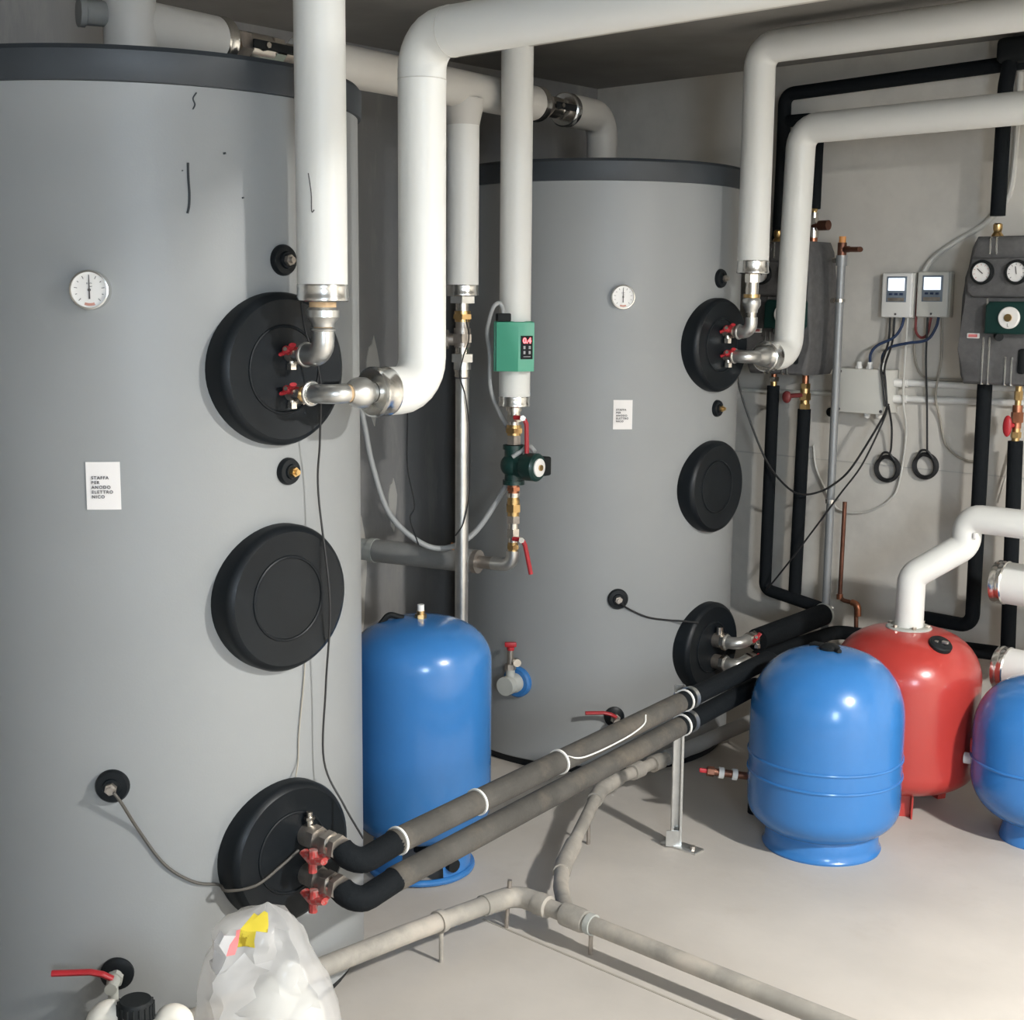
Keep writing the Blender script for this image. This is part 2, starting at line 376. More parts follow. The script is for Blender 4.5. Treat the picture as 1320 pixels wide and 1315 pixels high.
# wear on the near tank's jacket
def scuff(pts, r): obj('scuff_mark', MB().tube(smooth_curve([on_tank(c1, a, z, .0006) for a, z in pts], 5), r, 6), 'tank_rim', t1)
scuff([(-20.9, 1.93), (-20.9, 1.90), (-20.75, 1.87), (-20.9, 1.845), (-21.3, 1.83)], .0028)
scuff([(-18.6, 2.068), (-19.4, 2.056), (-19.0, 2.045), (-19.5, 2.035)], .0016)
scuff([(-12.5, 1.955), (-12.4, 1.951)], .0035); scuff([(-8.2, 1.868), (-8.1, 1.865)], .0028); scuff([(-22.2, 1.915), (-22.1, 1.913)], .002)
# thin black feeler cable from the lower plug of each tank to its bottom flange
single('feeler_cable', MB().tube(smooth_curve([on_tank(c1, -41, .635, .034), on_tank(c1, -39.5, .61, .03), on_tank(c1, -36, .535, .006), on_tank(c1, -30.5, .455, .005), on_tank(c1, -24, .408, .005), on_tank(c1, -18.3, .393, .008), on_tank(c1, -17.6, .392, .045), Vector((-2.322, 1.72, .395)), Vector((-2.322, 1.79, .418)), Vector((-2.322, 1.84, .440))]), .0034, 8), 'feeler_brown', 'thin cable looping from lower plug of the near grey tank to its bottom black flange', 'cable', 'feeler cables')
single('feeler_cable', MB().tube(smooth_curve([on_tank(c2, -41.5, .633, .034), on_tank(c2, -38, .605, .008), on_tank(c2, -30, .570, .005), on_tank(c2, -20, .551, .005), on_tank(c2, -15.8, .549, .03), Vector((-2.708, 3.94, .54))]), .0034, 8), 'cable_black', 'thin cable from lower plug of the far grey tank to its bottom black flange', 'cable', 'feeler cables')
single('hanging_wire', MB().tube(smooth_curve([(-2.30, 1.845, 1.72), (-2.30, 1.86, 1.60), (-2.295, 1.895, 1.50), (-2.315, 1.91, 1.36), (-2.335, 1.92, 1.24), (-2.312, 1.93, 1.0), (-2.335, 1.935, .80), (-2.345, 1.935, .62), (-2.30, 1.955, .52), (-2.24, 1.96, .455)]), .0024, 8), 'cable_black', 'thin black wire hanging down the front of the near grey tank past its three flanges', 'wire')
single('hanging_thread', MB().tube(smooth_curve([on_tank(c1, 7.5, .86, .004), on_tank(c1, 6.8, .80, .004), on_tank(c1, 5.0, .69, .004), on_tank(c1, 4.6, .63, .004), on_tank(c1, 2.2, .600, .02)]), .0018, 6), 'cable_beige', 'short pale thread hanging above the bottom flange of the near grey tank', 'thread')

# ---------------------------------------------------------------- lagged pipes
RL = .052
def red_cock(parent, p, d, sz=1.0):
    """small red butterfly tap on the side of a nozzle; p on its axis, d along it"""
    p, d = V(p), V(d).normalized(); s = Vector((.42, -.85, .30)).normalized()
    o = p+s*.020*sz
    mb = MB().cyl(p, o+s*.012*sz, .009*sz, seg=14)
    for k in (0, 1):
        t = (d*(1-2*k)*.9+Z3*.45*(1-2*k)).normalized()
        mb.tube([o, o+t*.014*sz+s*.004*sz, o+t*.026*sz+s*.010*sz], .0085*sz, 10, .01, flat=.005*sz)
    h = obj('tap_handle', mb, 'valve_red', parent)
    obj('tap_screw', MB().cyl(o+s*.010*sz, o+s*.017*sz, .005*sz, seg=10), 'nickel', h)
    obj('tap_spigot', MB().cyl(p-Z3*.008, p-Z3*.030*sz, .010*sz, seg=14).hexn(p-Z3*.022*sz, p-Z3*.036*sz, .012*sz), 'nickel', parent)
    return h
# P1
tp = thing('lagged_pipe', 'leftmost white vertical pipe, dropping to the upper flange of the near tank', 'pipe', (-2.228, 1.85, 1.53), 'white lagged heating pipes')
obj('lagging', MB().tube([(-2.228, 1.85, 1.68), (-2.228, 1.85, 2.47), (1.6, 1.85, 2.47)], RL, 40, .085), 'white_lagging', tp)
collar(tp, (-2.228, 1.85, 1.655), Z3, .036, RL)
chain(tp, (-2.37+.03, 1.85, 1.545), X3, [('nozzle', .03, .017, 'dull_metal', 'cyl'), ('union_nut', .022, .023, 'nickel', 'hex'), ('nozzle', .018, .016, 'brass', 'cyl')])
red_cock(tp, (-2.332, 1.85, 1.546), X3, .95)
obj('elbow', MB().tube([(-2.285, 1.85, 1.545), (-2.228, 1.85, 1.545), (-2.228, 1.85, 1.60)], .0235, 24, .03).torus((-2.283, 1.85, 1.545), X3, .023, .004, 24, 8).torus((-2.228, 1.85, 1.598), Z3, .023, .004, 24, 8), 'galvanised', tp)
chain(tp, (-2.228, 1.85, 1.598), Z3, [('thread_seal', .006, .019, 'hemp', 'cyl'), ('reducer', .040, .034, 'galvanised', 'rbulge'), ('thread_seal', .014, .028, 'hemp', 'cyl')])
obj('pen_mark', MB().tube(smooth_curve([(-2.228+RL*.36, 1.85-RL*.935, 1.91), (-2.228+RL*.46, 1.85-RL*.89, 1.87), (-2.228+RL*.47, 1.85-RL*.885, 1.835), (-2.228+RL*.56, 1.85-RL*.83, 1.838)], 4), .0012, 6), 'ink', tp)
# P2
PX, PY = -2.2, 2.107
tp = thing('lagged_pipe', 'thick white pipe with a square bottom bend ending at the near tank', 'pipe', (PX, PY, 1.41), 'white lagged heating pipes')
obj('lagging', MB().tube([(PX, 1.995, 1.466), (PX, PY, 1.466), (PX, PY, 2.215), (2.28, PY, 2.215)], RL, 40, .07), 'white_lagging', tp)
obj('lagging_joint', MB().torus((PX, PY, 2.125), Z3, RL, .0012, 40, 6).torus((PX+.09, PY, 2.215), X3, RL, .0012, 40, 6), 'dusty_lagging', tp)
collar(tp, (PX, 1.958, 1.466), Y3, .045, RL)
chain(tp, (-2.34, 1.85, 1.462), X3, [('nozzle', .03, .017, 'dull_metal', 'cyl'), ('union_nut', .022, .023, 'nickel', 'hex'), ('nozzle', .016, .016, 'brass', 'cyl'), ('union_nut', .010, .021, 'nickel', 'hex')])
red_cock(tp, (-2.332, 1.85, 1.463), X3, .95)
obj('elbow', MB().tube([(-2.27, 1.85, 1.464), (PX, 1.85, 1.466), (PX, 1.886, 1.466)], .0205, 24, .030).torus((-2.268, 1.85, 1.464), X3, .023, .004, 24, 8), 'galvanised', tp)
chain(tp, (PX, 1.884, 1.466), Y3, [('thread_seal', .012, .0185, 'hemp', 'cyl')])
obj('reducer', MB().lathe([(0, 0), (.021, 0), (.024, .006), (.0305, .018), (.033, .030), (.0325, .044), (.028, .052), (.022, .056), (.022, .066), (0, .066)], (PX, 1.894, 1.466), Y3, 28), 'galvanised', tp)
# header between tank tops
def hd(y): return Vector((-2.89-.172*(y-1.836), y, 2.288+.018*(y-1.9)))
hdir = (hd(4.0)-hd(1.9)).normalized()
tp = thing('header_pipe', 'dusty off-white header pipe linking the tops of the two grey tanks', 'pipe', (-2.89, 1.836, 2.147))
rh = .057
obj('lagging', MB().tube([(-2.89, 1.836, 2.147), hd(1.836), hd(2.105)], rh, 36, .02).tube([(-2.89, 1.836, 2.147), (-2.89, 1.836, HC)], .060, 36), 'dusty_lagging', tp)
obj('stub_end', MB().cyl((-2.905, 1.78, 2.30), (-2.915, 1.735, 2.298), .028).cyl((-2.915, 1.735, 2.298), (-2.919, 1.722, 2.298), .033), 'grey_lagging', tp)
obj('lagging', MB().tube([hd(2.44), hd(3.575)], rh, 36), 'dusty_lagging', tp)
obj('lagging', MB().tube([hd(3.80), hd(4.045), (-3.27, 4.045, 2.132)], rh, 36, .075), 'dusty_lagging', tp)
for ya, yb in ((2.105, 2.44), (3.575, 3.80)):
    s = 1.22 if ya < 3 else .95
    collar(tp, hd(ya)+hdir*.03, -hdir, .035, rh)
    p = chain(tp, hd(ya)+hdir*.02, hdir, [('nipple', .03*s, .026, 'brass', 'cyl'), ('union_nut', .035*s, .04, 'dull_metal', 'hex'), ('ball_valve', .07*s, .036, 'nickel', 'cyl'), ('union_nut', .03*s, .04, 'nickel', 'hex')])
    obj('nipple', MB().cyl(p, hd(yb)+hdir*.01, .027), 'dull_metal', tp)
    q = hd(ya)+hdir*.115*s; e = Vector((.45, -.1, .15))
    obj('valve_lever', MB().cyl(q, q+X3*.045, .012).box(q+X3*.05+hdir*.035, (.12*s+.02, .022, .008), (hdir, Z3, X3), .003), 'black_rubber', tp)
    obj('lever_screw', MB().hexn(q+X3*.054, q+X3*.061, .008), 'nickel', tp)
    collar(tp, hd(yb)-hdir*.03, hdir, .035, rh)
pt = hd(3.165)
obj('tee_drop', MB().tube([pt, (pt.x, pt.y, 1.70)], .051, 36), 'white_lagging', tp)
obj('tee_saddle', MB().lathe([(.064, -.03), (.062, -.06), (.053, -.10), (.0515, -.11)], pt, Z3, 36), 'dusty_lagging', tp)
px, py = pt.x, pt.y
collar(tp, (px, py, 1.672), Z3, .036, .051)
# steel riser under the tee
tp = thing('steel_riser', 'galvanised steel riser with nickel fittings running down behind the tall blue vessel', 'pipe', (px, py, .0))
p = chain(tp, (px, py, 1.672), -Z3, [('union_nut', .022, .044, 'galvanised', 'hex'), ('nipple', .024, .022, 'nickel', 'cyl'), ('coupling', .035, .029, 'brass', 'nut'), ('nipple', .02, .022, 'dull_metal', 'cyl'), ('tee_fitting', .06, .030, 'dull_metal', 'nut'), ('nipple', .022, .023, 'nickel', 'cyl'), ('union_nut', .026, .038, 'galvanised', 'hex'), ('nipple', .024, .028, 'galvanised', 'cyl'), ('nipple', .026, .024, 'nickel', 'cyl')])
obj('riser', MB().tube([p, (px, py, 0)], .0215, 24), 'galvanised', tp)
obj('joint_ring', MB().torus((px, py, p.z), Z3, .022, .003, 24, 8), 'ink', tp)
side = Vector((-.78, -.62, 0)); q = Vector((px, py, 1.535))
obj('side_branch', MB().cyl(q, q+side*.06, .019).hexn(q+side*.045, q+side*.075, .032).cyl(q+side*.07, q+side*.14, .027), 'dull_metal', tp)
single('riser_wire', MB().tube(smooth_curve([Vector((px, py, z))+vo*dv+rt*dx for z, dx, dv in ((1.60, .012, .034), (1.54, .022, .036), (1.48, .004, .036), (1.42, -.006, .040), (1.36, .010, .03), (1.25, .024, .012), (1.12, .026, .008), (1.02, .022, .014), (.94, .005, .026), (.90, -.02, .024))]), .0022, 6), 'cable_black', 'thin black wire wound loosely down the galvanised steel riser', 'wire')
# P6
P6 = Vector((-3.024, 3.311, 0)); ZM = 2.495
tp = thing('lagged_pipe', 'slim white pipe dropping behind the green box to the green pump', 'pipe', (P6.x, P6.y, .79), 'white lagged heating pipes')
obj('lagging', MB().tube([(-3.30, P6.y, ZM), (2.28, P6.y, ZM)], .0515, 36), 'dusty_lagging', tp)
obj('lagging', MB().tube([(P6.x, P6.y, ZM), (P6.x, P6.y, 1.345)], .0510, 36), 'white_lagging', tp)
collar(tp, (P6.x, P6.y, 1.318), Z3, .034, .051)
def P(z): return Vector((P6.x, P6.y, z))
chain(tp, P(1.320), -Z3, [('nipple', .016, .027, 'nickel', 'cyl'), ('ball_valve', .046, .024, 'nickel', 'nut'), ('coupling', .034, .027, 'brass', 'nut'), ('coupling', .03, .025, 'dull_metal', 'hex')])
chain(tp, P(1.062), -Z3, [('coupling', .028, .021, 'copper', 'nut'), ('nipple', .014, .022, 'nickel', 'cyl'), ('nipple', .008, .018, 'brass', 'cyl'), ('check_valve', .055, .023, 'brass', 'nut'), ('coupling', .024, .024, 'dull_metal', 'hex'), ('ball_valve', .064, .020, 'nickel', 'nut'), ('coupling', .03, .019, 'brass', 'nut')])
obj('elbow', MB().tube([P(.84), P(.79), P(.79)+Vector((-.075, -.02, 0))], .022, 24, .035), 'galvanised', tp)
vd = Vector((.737, .30, 0)).normalized(); vo = Vector((.675, -.737, 0))
for z, dz in ((1.285, -.115), (.885, -.115)):
    a = P(z)+vo*.02; s = obj('valve_lever', MB().tube([a+vo*.01, a+vo*.025+rt*.030, a+vo*.025+rt*.040+Z3*-.02, a+vo*.025+rt*(.042 if z > 1 else .060)+Z3*dz], .0075, 10, .012), 'valve_red', tp)
    obj('lever_screw', MB().hexn(a+vo*.028+rt*.028, a+vo*.040+rt*.028, .010), 'nickel', s)
# pump on P6
tp = thing('circulation_pump', 'dark green circulation pump with pale dial on brass pipework between the tanks', 'pump', (P6.x, P6.y, 1.07))
obj('pump_body', MB().cyl(P(1.192), P(1.062), .030).sphere(P(1.125), .045, 1, 1, .9).cyl(P(1.192), P(1.178), .036).cyl(P(1.076), P(1.062), .036), 'pump_green', tp)
md = (rt*.80+vo*.60).normalized(); a = P(1.125)
obj('motor', MB().cyl(a+md*.02, a+md*.055, .038).lathe([(0, .05), (.044, .05), (.046, .056), (.046, .095), (.040, .102), (0, .102)], a, md, 32), 'pump_green', tp)
bx = md.cross(Z3).normalized()
obj('terminal_box', MB().box(a+md*.075-bx*.048+Z3*.0, (.06, .04, .062), (md, bx, Z3), .006), 'black_rubber', tp)
obj('motor_cable', MB().tube(smooth_curve([a+vo*.03+Z3*.03-rt*.005, a+md*.04+Z3*.055, a+md*.065+Z3*.066, a+md*.085+Z3*.050]), .008, 12), 'cable_grey', tp)
dl = obj('motor_dial', MB().lathe([(.030, .10), (.030, .106), (.027, .108), (0, .108)], a, md, 28), 'dial_white', tp)
obj('dial_screw', MB().cyl(a+md*.107, a+md*.113, .010), 'brass', dl)
# low lagged pipe along from the wall
ld = Vector((-.965, -.26, 0)).normalized(); s0 = P(.79)
tp = thing('low_lagged_pipe', 'grey lagged horizontal pipe just above the tall blue vessel', 'pipe', (P6.x, P6.y, .75))
chain(tp, s0+ld*.078, ld, [('nipple', .05, .021, 'dull_metal', 'cyl'), ('flange_ring', .018, .040, 'dull_metal', 'cyl')])
obj('lagging', MB().tube([s0+ld*.145, s0+ld*.55], .040, 28), 'grey_lagging', tp)
obj('lagging', MB().tube([s0+ld*.55, s0+ld*.965], .038, 28), 'pale_lagging', tp)
obj('joint_band', MB().lathe([(.038, -.012), (.043, -.012), (.043, .012), (.038, .012)], s0+ld*.55, ld, 28), 'pale_lagging', tp)
obj('orange_tag', MB().box(s0+ld*.23+vo*.018+Z3*.045, (.011, .006, .028), (ld, vo, Z3), .001), 'orange_plastic', tp)
# green flow controller box on P6
tp = thing('flow_controller', 'green control box with small red lit display, strapped to the slim white pipe', 'controller', (P6.x, P6.y, 1.44))
bo = (Vector((0, -.0, 0))+vo*1.0); ang = R(-20)
bn = Matrix.Rotation(R(16), 3, 'Z') @ vo; bxx = Z3.cross(bn).normalized()
bc = P(1.515)+vo*.062
obj('housing', MB().prism([(-.062, -.02), (.062, -.02), (.062, .005), (.054, .035), (.000, .040), (-.062, .004)], bc-Z3*.078, (bxx, bn, Z3), .156, .003), 'box_green', tp)
obj('back_plate', MB().box(bc-bn*.016, (.132, .012, .160), (bxx, bn, Z3), .005), 'box_green', tp)
fo = bc+bxx*.028+bn*.0375
fn = (bn+bxx*.09).normalized(); fx = Z3.cross(fn).normalized()
scn = obj('display_window', MB().box(fo-Z3*.002+fn*.002, (.040, .004, .074), (fx, fn, Z3), .001), 'black_rubber', tp)
text('digits', '0.4', .023, fo+fn*.0048+Z3*.019, fx, Z3, 'led_red', scn, 'CENTER', bold=.0012)
bt = MB()
for i in (-1, 1):
    for k in (0, 1): bt.box(fo+fn*.0045+fx*(.009*i)-Z3*(.002+.016*k), (.007, .002, .010), (fx, fn, Z3), .0005)
bt.box(fo+fn*.0045-Z3*.031, (.024, .001, .002), (fx, fn, Z3))
obj('button', bt, 'cable_grey', scn)
obj('cable_gland', MB().box(bc-bxx*.04+bn*.004+Z3*.092, (.045, .03, .026), (bxx, bn, Z3), .004), 'black_rubber', tp)
g0 = bc-bxx*.04+bn*.004+Z3*.10
single('supply_cable', MB().tube(smooth_curve([g0, g0+Z3*.025-bxx*.004, g0+Z3*.037-bxx*.016, g0+Z3*.022-bxx*.034, g0-Z3*.02-bxx*.042-bn*.02, g0-Z3*.06-bxx*.040-bn*.05, g0-Z3*.13-bxx*.02-bn*.09, g0-Z3*.26-bxx*.01-bn*.095, P(1.20)-vo*.06]), .0068, 10), 'cable_grey', 'short pale grey cable arching out of the top of the green control box', 'cable')
H = [on_tank(c1, 122, 1.50, -.003), on_tank(c1, 118, 1.50, .06), (-3.31, 2.62, 1.46), (-3.385, 2.93, 1.38), (-3.395, 2.983, 1.273), (-3.37, 3.00, 1.122), (-3.33, 3.04, .957), (-3.255, 3.11, .862), (-3.205, 3.185, .842), (-3.15, 3.255, .89), (-3.10, 3.315, 1.0), (-3.06, 3.34, 1.09), (-3.035, 3.335, 1.15)]
single('cable_conduit', MB().tube(smooth_curve(H), .0095, 12), 'cable_grey', 'pale flexible conduit hanging in a deep loop up to the green pump', 'conduit')
single('loose_wire', MB().tube(smooth_curve([(-3.07, 2.87, 2.25), (-3.12, 2.92, 2.0), (-3.245, 3.035, 1.62), (-3.30, 3.09, 1.42), (-3.307, 3.10, 1.282), (-3.303, 3.095, 1.117), (-3.275, 3.10, .990), (-3.285, 3.09, .94), (-3.250, 3.095, .859)]), .0022, 6), 'cable_black', 'thin black wire hanging beside the dark wall below the square white pipe bend', 'wire')

# far tank pipes
QX, QY = -2.612, 4.06
tp = thing('lagged_pipe', 'white pipe dropping to the far tank flange, uppermost of the right pair', 'pipe', (QX, QY, 1.55), 'white lagged heating pipes')
obj('lagging', MB().tube([(QX, QY, 1.80), (QX, QY, 2.50), (2.28, QY, 2.50)], .053, 36, .065), 'white_lagging', tp)
collar(tp, (QX, QY, 1.757), Z3, .045, .053)
chain(tp, (-2.72, QY, 1.560), X3, [('nozzle', .03, .017, 'dull_metal', 'cyl'), ('union_nut', .014, .023, 'nickel', 'hex'), ('nozzle', .02, .018, 'dull_metal', 'cyl')])
red_cock(tp, (-2.705, QY, 1.561), X3, 1.15)
obj('elbow', MB().tube([(-2.660, QY, 1.560), (QX, QY, 1.560), (QX, QY, 1.610)], .0225, 24, .03).torus((-2.658, QY, 1.56), X3, .023, .004, 24, 8), 'galvanised', tp)
chain(tp, (QX, QY, 1.608), Z3, [('nipple', .018, .018, 'nickel', 'cyl'), ('reducer', .05, .031, 'galvanised', 'rbulge'), ('thread_seal', .012, .028, 'brass', 'cyl'), ('nipple', .04, .022, 'nickel', 'cyl'), ('union_nut', .034, .026, 'nickel', 'hex')])
UX, UY = -2.626, 4.332
tp = thing('lagged_pipe', 'white pipe with rounded bends in front of the half hidden wall station', 'pipe', (UX, UY, 1.44), 'white lagged heating pipes')
obj('lagging', MB().tube([(UX, 4.215, 1.474), (UX, UY, 1.476), (UX+.02, UY, 2.262), (2.28, UY, 2.30)], .0515, 36, .065), 'white_lagging', tp)
collar(tp, (UX, 4.175, 1.474), Y3, .05, .052)
chain(tp, (-2.72, 4.068, 1.476), X3, [('nozzle', .03, .017, 'dull_metal', 'cyl'), ('union_nut', .012, .023, 'nickel', 'hex')])
red_cock(tp, (-2.705, 4.068, 1.477), X3, 1.15)
obj('elbow', MB().tube([(-2.68, 4.068, 1.476), (UX, 4.068, 1.474), (UX, 4.125, 1.474)], .0225, 24, .03).torus((-2.678, 4.068, 1.476), X3, .023, .004, 24, 8), 'galvanised', tp)
chain(tp, (UX, 4.12, 1.474), Y3, [('reducer', .06, .034, 'galvanised', 'rbulge')])

# ---------------------------------------------------------------- distribution pipes near the floor
A0, A1 = Vector((-2.2, 1.93, .433)), Vector((-2.29, 3.3, .478))
def Aat(y): return Vector((-2.2-.0657*(y-1.93), y, .433+.0415*(y-1.93) if y > 2.3 else .433+.0*(y-1.93)+.0153*(y-1.93)/.37*0+.0415*(y-1.93)))
def Bat(y): return Vector((-2.2-.0657*(y-1.93), y, .343+.054*(y-1.93)))
def dist(name, f, zn, label, col):
    tp = thing(name, label, 'pipe', (-2.37, 1.88, zn-.03), 'foam covered floor pipes')
    e = f(3.82 if f is Aat else 3.74)
    obj('foam_sleeve', MB().tube([(-2.225, 1.880, zn-.004), (-2.185, 1.885, f(1.9).z-.004), f(2.04), e, (e.x, e.y, 0)], .029, 22, .05), col, tp)
    obj('foam_sleeve', MB().tube([f(2.02), f(2.65)], .0302, 22), 'grey_foam', tp)
    obj('foam_sleeve', MB().tube([f(2.65), f(3.24)], .0298, 22), 'grey_foam', tp)
    chain(tp, (-2.34, 1.875, zn), X3, [('nozzle', .03, .026, 'dull_metal', 'cyl'), ('union_nut', .022, .031, 'dull_metal', 'hex'), ('nozzle', .022, .024, 'dull_metal', 'cyl'), ('union_nut', .02, .030, 'dull_metal', 'hex'), ('nozzle', .012, .024, 'nickel', 'cyl'), ('union_nut', .016, .030, 'dull_metal', 'hex')])
    hp = Vector((-2.262, 1.880, zn-.024))
    obj('tap_handle', MB().cyl(hp+Vector((0, -.01, .0)), hp+Vector((0, -.045, -.006)), .013, seg=16).tube([hp+Vector((-.035, -.045, .006)), hp+Vector((0, -.05, -.004)), hp+Vector((.035, -.045, .004))], .012, 8, .01, flat=.008).tube([hp+Vector((.0, -.047, .022)), hp+Vector((0, -.05, -.03))], .010, 8), 'valve_red_worn', tp)
    return tp
ta = dist('floor_pipe', Aat, .463, 'upper of two dark foam covered pipes running low from the near tank', 'black_foam')
obj('vent_cap', MB().cyl((-2.325, 1.875, .480), (-2.325, 1.875, .502), .009).hexn((-2.325, 1.875, .502), (-2.325, 1.875, .508), .012).cyl((-2.325, 1.875, .508), (-2.325, 1.875, .520), .007), 'nickel', ta)
for y in (2.035, 2.315, 2.648, 3.27): clamp(ta, Aat(y), Aat(3)-Aat(2), .030)
obj('tie_string', MB().tube(smooth_curve([Aat(2.65)+Vector((.02, 0, .02)), Aat(2.72)+Vector((.034, 0, .0)), Aat(2.90)+Vector((.034, 0, -.004)), Aat(3.0)+Vector((.033, 0, .008)), Aat(3.03)+Vector((.02, 0, .026))]), .0022, 6), 'zip_tie', ta)
tb = dist('floor_pipe', Bat, .370, 'lower of two dark foam covered pipes running low from the near tank', 'black_foam')
clamp(tb, Bat(3.26), Bat(3)-Bat(2), .030)
# support post
tp = thing('support_post', 'slotted galvanised channel post on a foot plate holding up the two low pipes', 'post', (-2.35, 3.33, 0))
px_, py_ = -2.345, 3.325
obj('channel', MB().prism([(-.016, -.012), (.016, -.012), (.016, .012), (.009, .012), (.009, .009), (.013, .009), (.013, -.009), (-.013, -.009), (-.013, .009), (-.009, .009), (-.009, .012), (-.016, .012)], (px_, py_, .0), (rt, vo, Z3), .512), 'galvanised', tp)
obj('foot_plate', MB().box((px_+.02, py_+.005, .003), (.13, .05, .006), (X3, Y3, Z3), .001), 'galvanised', tp)
obj('foot_bolt', MB().hexn((px_+.06, py_+.005, .006), (px_+.06, py_+.005, .016), .009).hexn((px_-.028, py_-.0, .006), (px_-.028, py_, .016), .008), 'dull_metal', tp)
obj('foot_bracket', MB().box((px_, py_-.018, .03), (.04, .005, .05), (rt, vo, Z3)), 'galvanised', tp)
for q in (Aat(3.3), Bat(3.3)):
    obj('pipe_strap', MB().lathe([(.0305, -.008), (.034, -.008), (.034, .008), (.0305, .008)], q, Y3, 24).box(q+Vector((-.042, 0, 0)), (.026, .016, .012)), 'galvanised', tp)

# far tank bottom flange fittings and thick black sleeves
for z, zz, nm, lab in ((.456, .462, 'upper', 'thick black sleeved pipe from upper fitting of the far bottom flange'), (.377, .385, 'lower', 'thinner black sleeved pipe from lower fitting of the far bottom flange')):
    tp = thing('sleeved_pipe', lab, 'pipe', (-2.72, 4.06, z-.03), 'black sleeved pipes')
    y0 = 4.063; xe = -2.62
    chain(tp, (-2.72, y0, z), X3, [('nozzle', .035, .026, 'dull_metal', 'cyl'), ('union_nut', .016, .031, 'nickel', 'hex')])
    obj('elbow', MB().tube([(-2.67, y0, z), (xe, y0, z), (xe, 4.125, zz)], .022, 20, .03).torus((-2.668, y0, z), X3, .024, .004, 24, 8), 'galvanised', tp)
    chain(tp, (xe, 4.12, zz), Y3, [('union_nut', .016, .026, 'nickel', 'hex'), ('ball_valve', .03, .021, 'dull_metal', 'nut'), ('union_nut', .016, .025, 'nickel', 'hex')])
    red_cock(tp, (xe+.012, 4.17, zz), Y3, 1.0)
    if nm == 'upper':
        obj('vent_cap', MB().cyl((-2.70, y0, z+.02), (-2.70, y0, z+.05), .013), 'nickel', tp)
        obj('foam_sleeve', MB().tube([(xe, 4.185, zz-.012), (-2.635, 4.69, zz-.002)], .042, 24), 'black_foam', tp)
        obj('foam_end', MB().torus((-2.635, 4.685, zz-.002), Y3, .036, .009, 24, 8), 'pale_lagging', tp)
    else:
        obj('foam_sleeve', MB().tube([(xe, 4.185, zz), (xe+.03, 4.71, .395), (-1.915, 4.72, .425)], .027, 20, .05), 'black_foam', tp)
# gate valve between the tall blue vessel and the far tank
n = nrm(-81.5); o = on_tank(c2, -81.5, .315)
tp = thing('gate_valve', 'grey gate valve with blue ring and small red handle beside the tall blue vessel', 'valve', o)
obj('blue_ring', MB().lathe([(.056, -.02), (.056, .012), (.050, .018), (.040, .018), (0, .016)], o, n, 36), 'vessel_blue', tp)
obj('valve_body', MB().lathe([(0, .01), (.034, .01), (.036, .03), (.030, .05), (.034, .06), (.034, .085), (0, .085)], o, n, 28).cyl(o+n*.05, o+n*.05+Z3*.06, .016), 'pale_lagging', tp)
obj('valve_neck', MB().hexn(o+n*.05+Z3*.055, o+n*.05+Z3*.075, .020).cyl(o+n*.05+Z3*.075, o+n*.05+Z3*.125, .011), 'dull_metal', tp)
obj('gauge_face', MB().cyl(o+n*.05+Z3*.085+vo*.004+rt*.02, o+n*.05+Z3*.085+vo*.026+rt*.024, .014), 'nickel', tp)
obj('tap_handle', MB().cyl(o+n*.05+Z3*.125, o+n*.05+Z3*.137, .013).box(o+n*.05+Z3*.145, (.042, .014, .018), (rt, vo, Z3), .004), 'valve_red', tp)
# copper fitting low behind the middle blue vessel
a, b = Vector((-2.375, 3.475, .200)), Vector((-2.16, 3.67, .165)); dd = (b-a).normalized()
tp = thing('copper_fitting', 'short copper pipe with white bands poking out low behind the middle blue vessel', 'fitting', a)
obj('pipe', MB().cyl(a+dd*.04, b, .012), 'dark_copper', tp)
for k in (.075, .118): obj('white_band', MB().lathe([(.012, -.008), (.018, -.008), (.018, .008), (.012, .008)], a+dd*k, dd, 20), 'white_plastic', tp)
obj('tap_handle', MB().box(a+dd*.02, (.03, .012, .014), (dd, dd.cross(Z3), Z3), .004), 'valve_red', tp)
obj('stop_end', MB().hexn(a+dd*.03, a+dd*.052, .016), 'dark_copper', tp)

# ---------------------------------------------------------------- expansion vessels
def dome_profile(r, z0, z1, hb, ht, seam=None):
    pr = [(0, z0)]
    for k in range(1, 11):
        a = PI/2*k/10; pr.append((r*math.sin(a)**.8, z0+hb*(1-math.cos(a)**.9 if a < PI/2-.01 else 1)))
    for k in range(0, 11):
        a = PI/2*k/10; pr.append((r*max(0, math.cos(a))**.72, z1-ht+ht*math.sin(a)))
    pr[-1] = (0, z1)
    return pr
def vessel(name, cx, cy, r, z0, z1, hb, ht, m, label, seams=()):
    t = thing(name, label, 'vessel', (cx, cy, 0), 'expansion vessels')
    obj('shell', MB().lathe(dome_profile(r, z0, z1, hb, ht), (cx, cy, 0), Z3, 72), m, t, sharp=60)
    for z in seams: obj('weld_seam', MB().torus((cx, cy, z), Z3, r+.0005, .004, 72, 8, rz=.005), m, t)
    return t
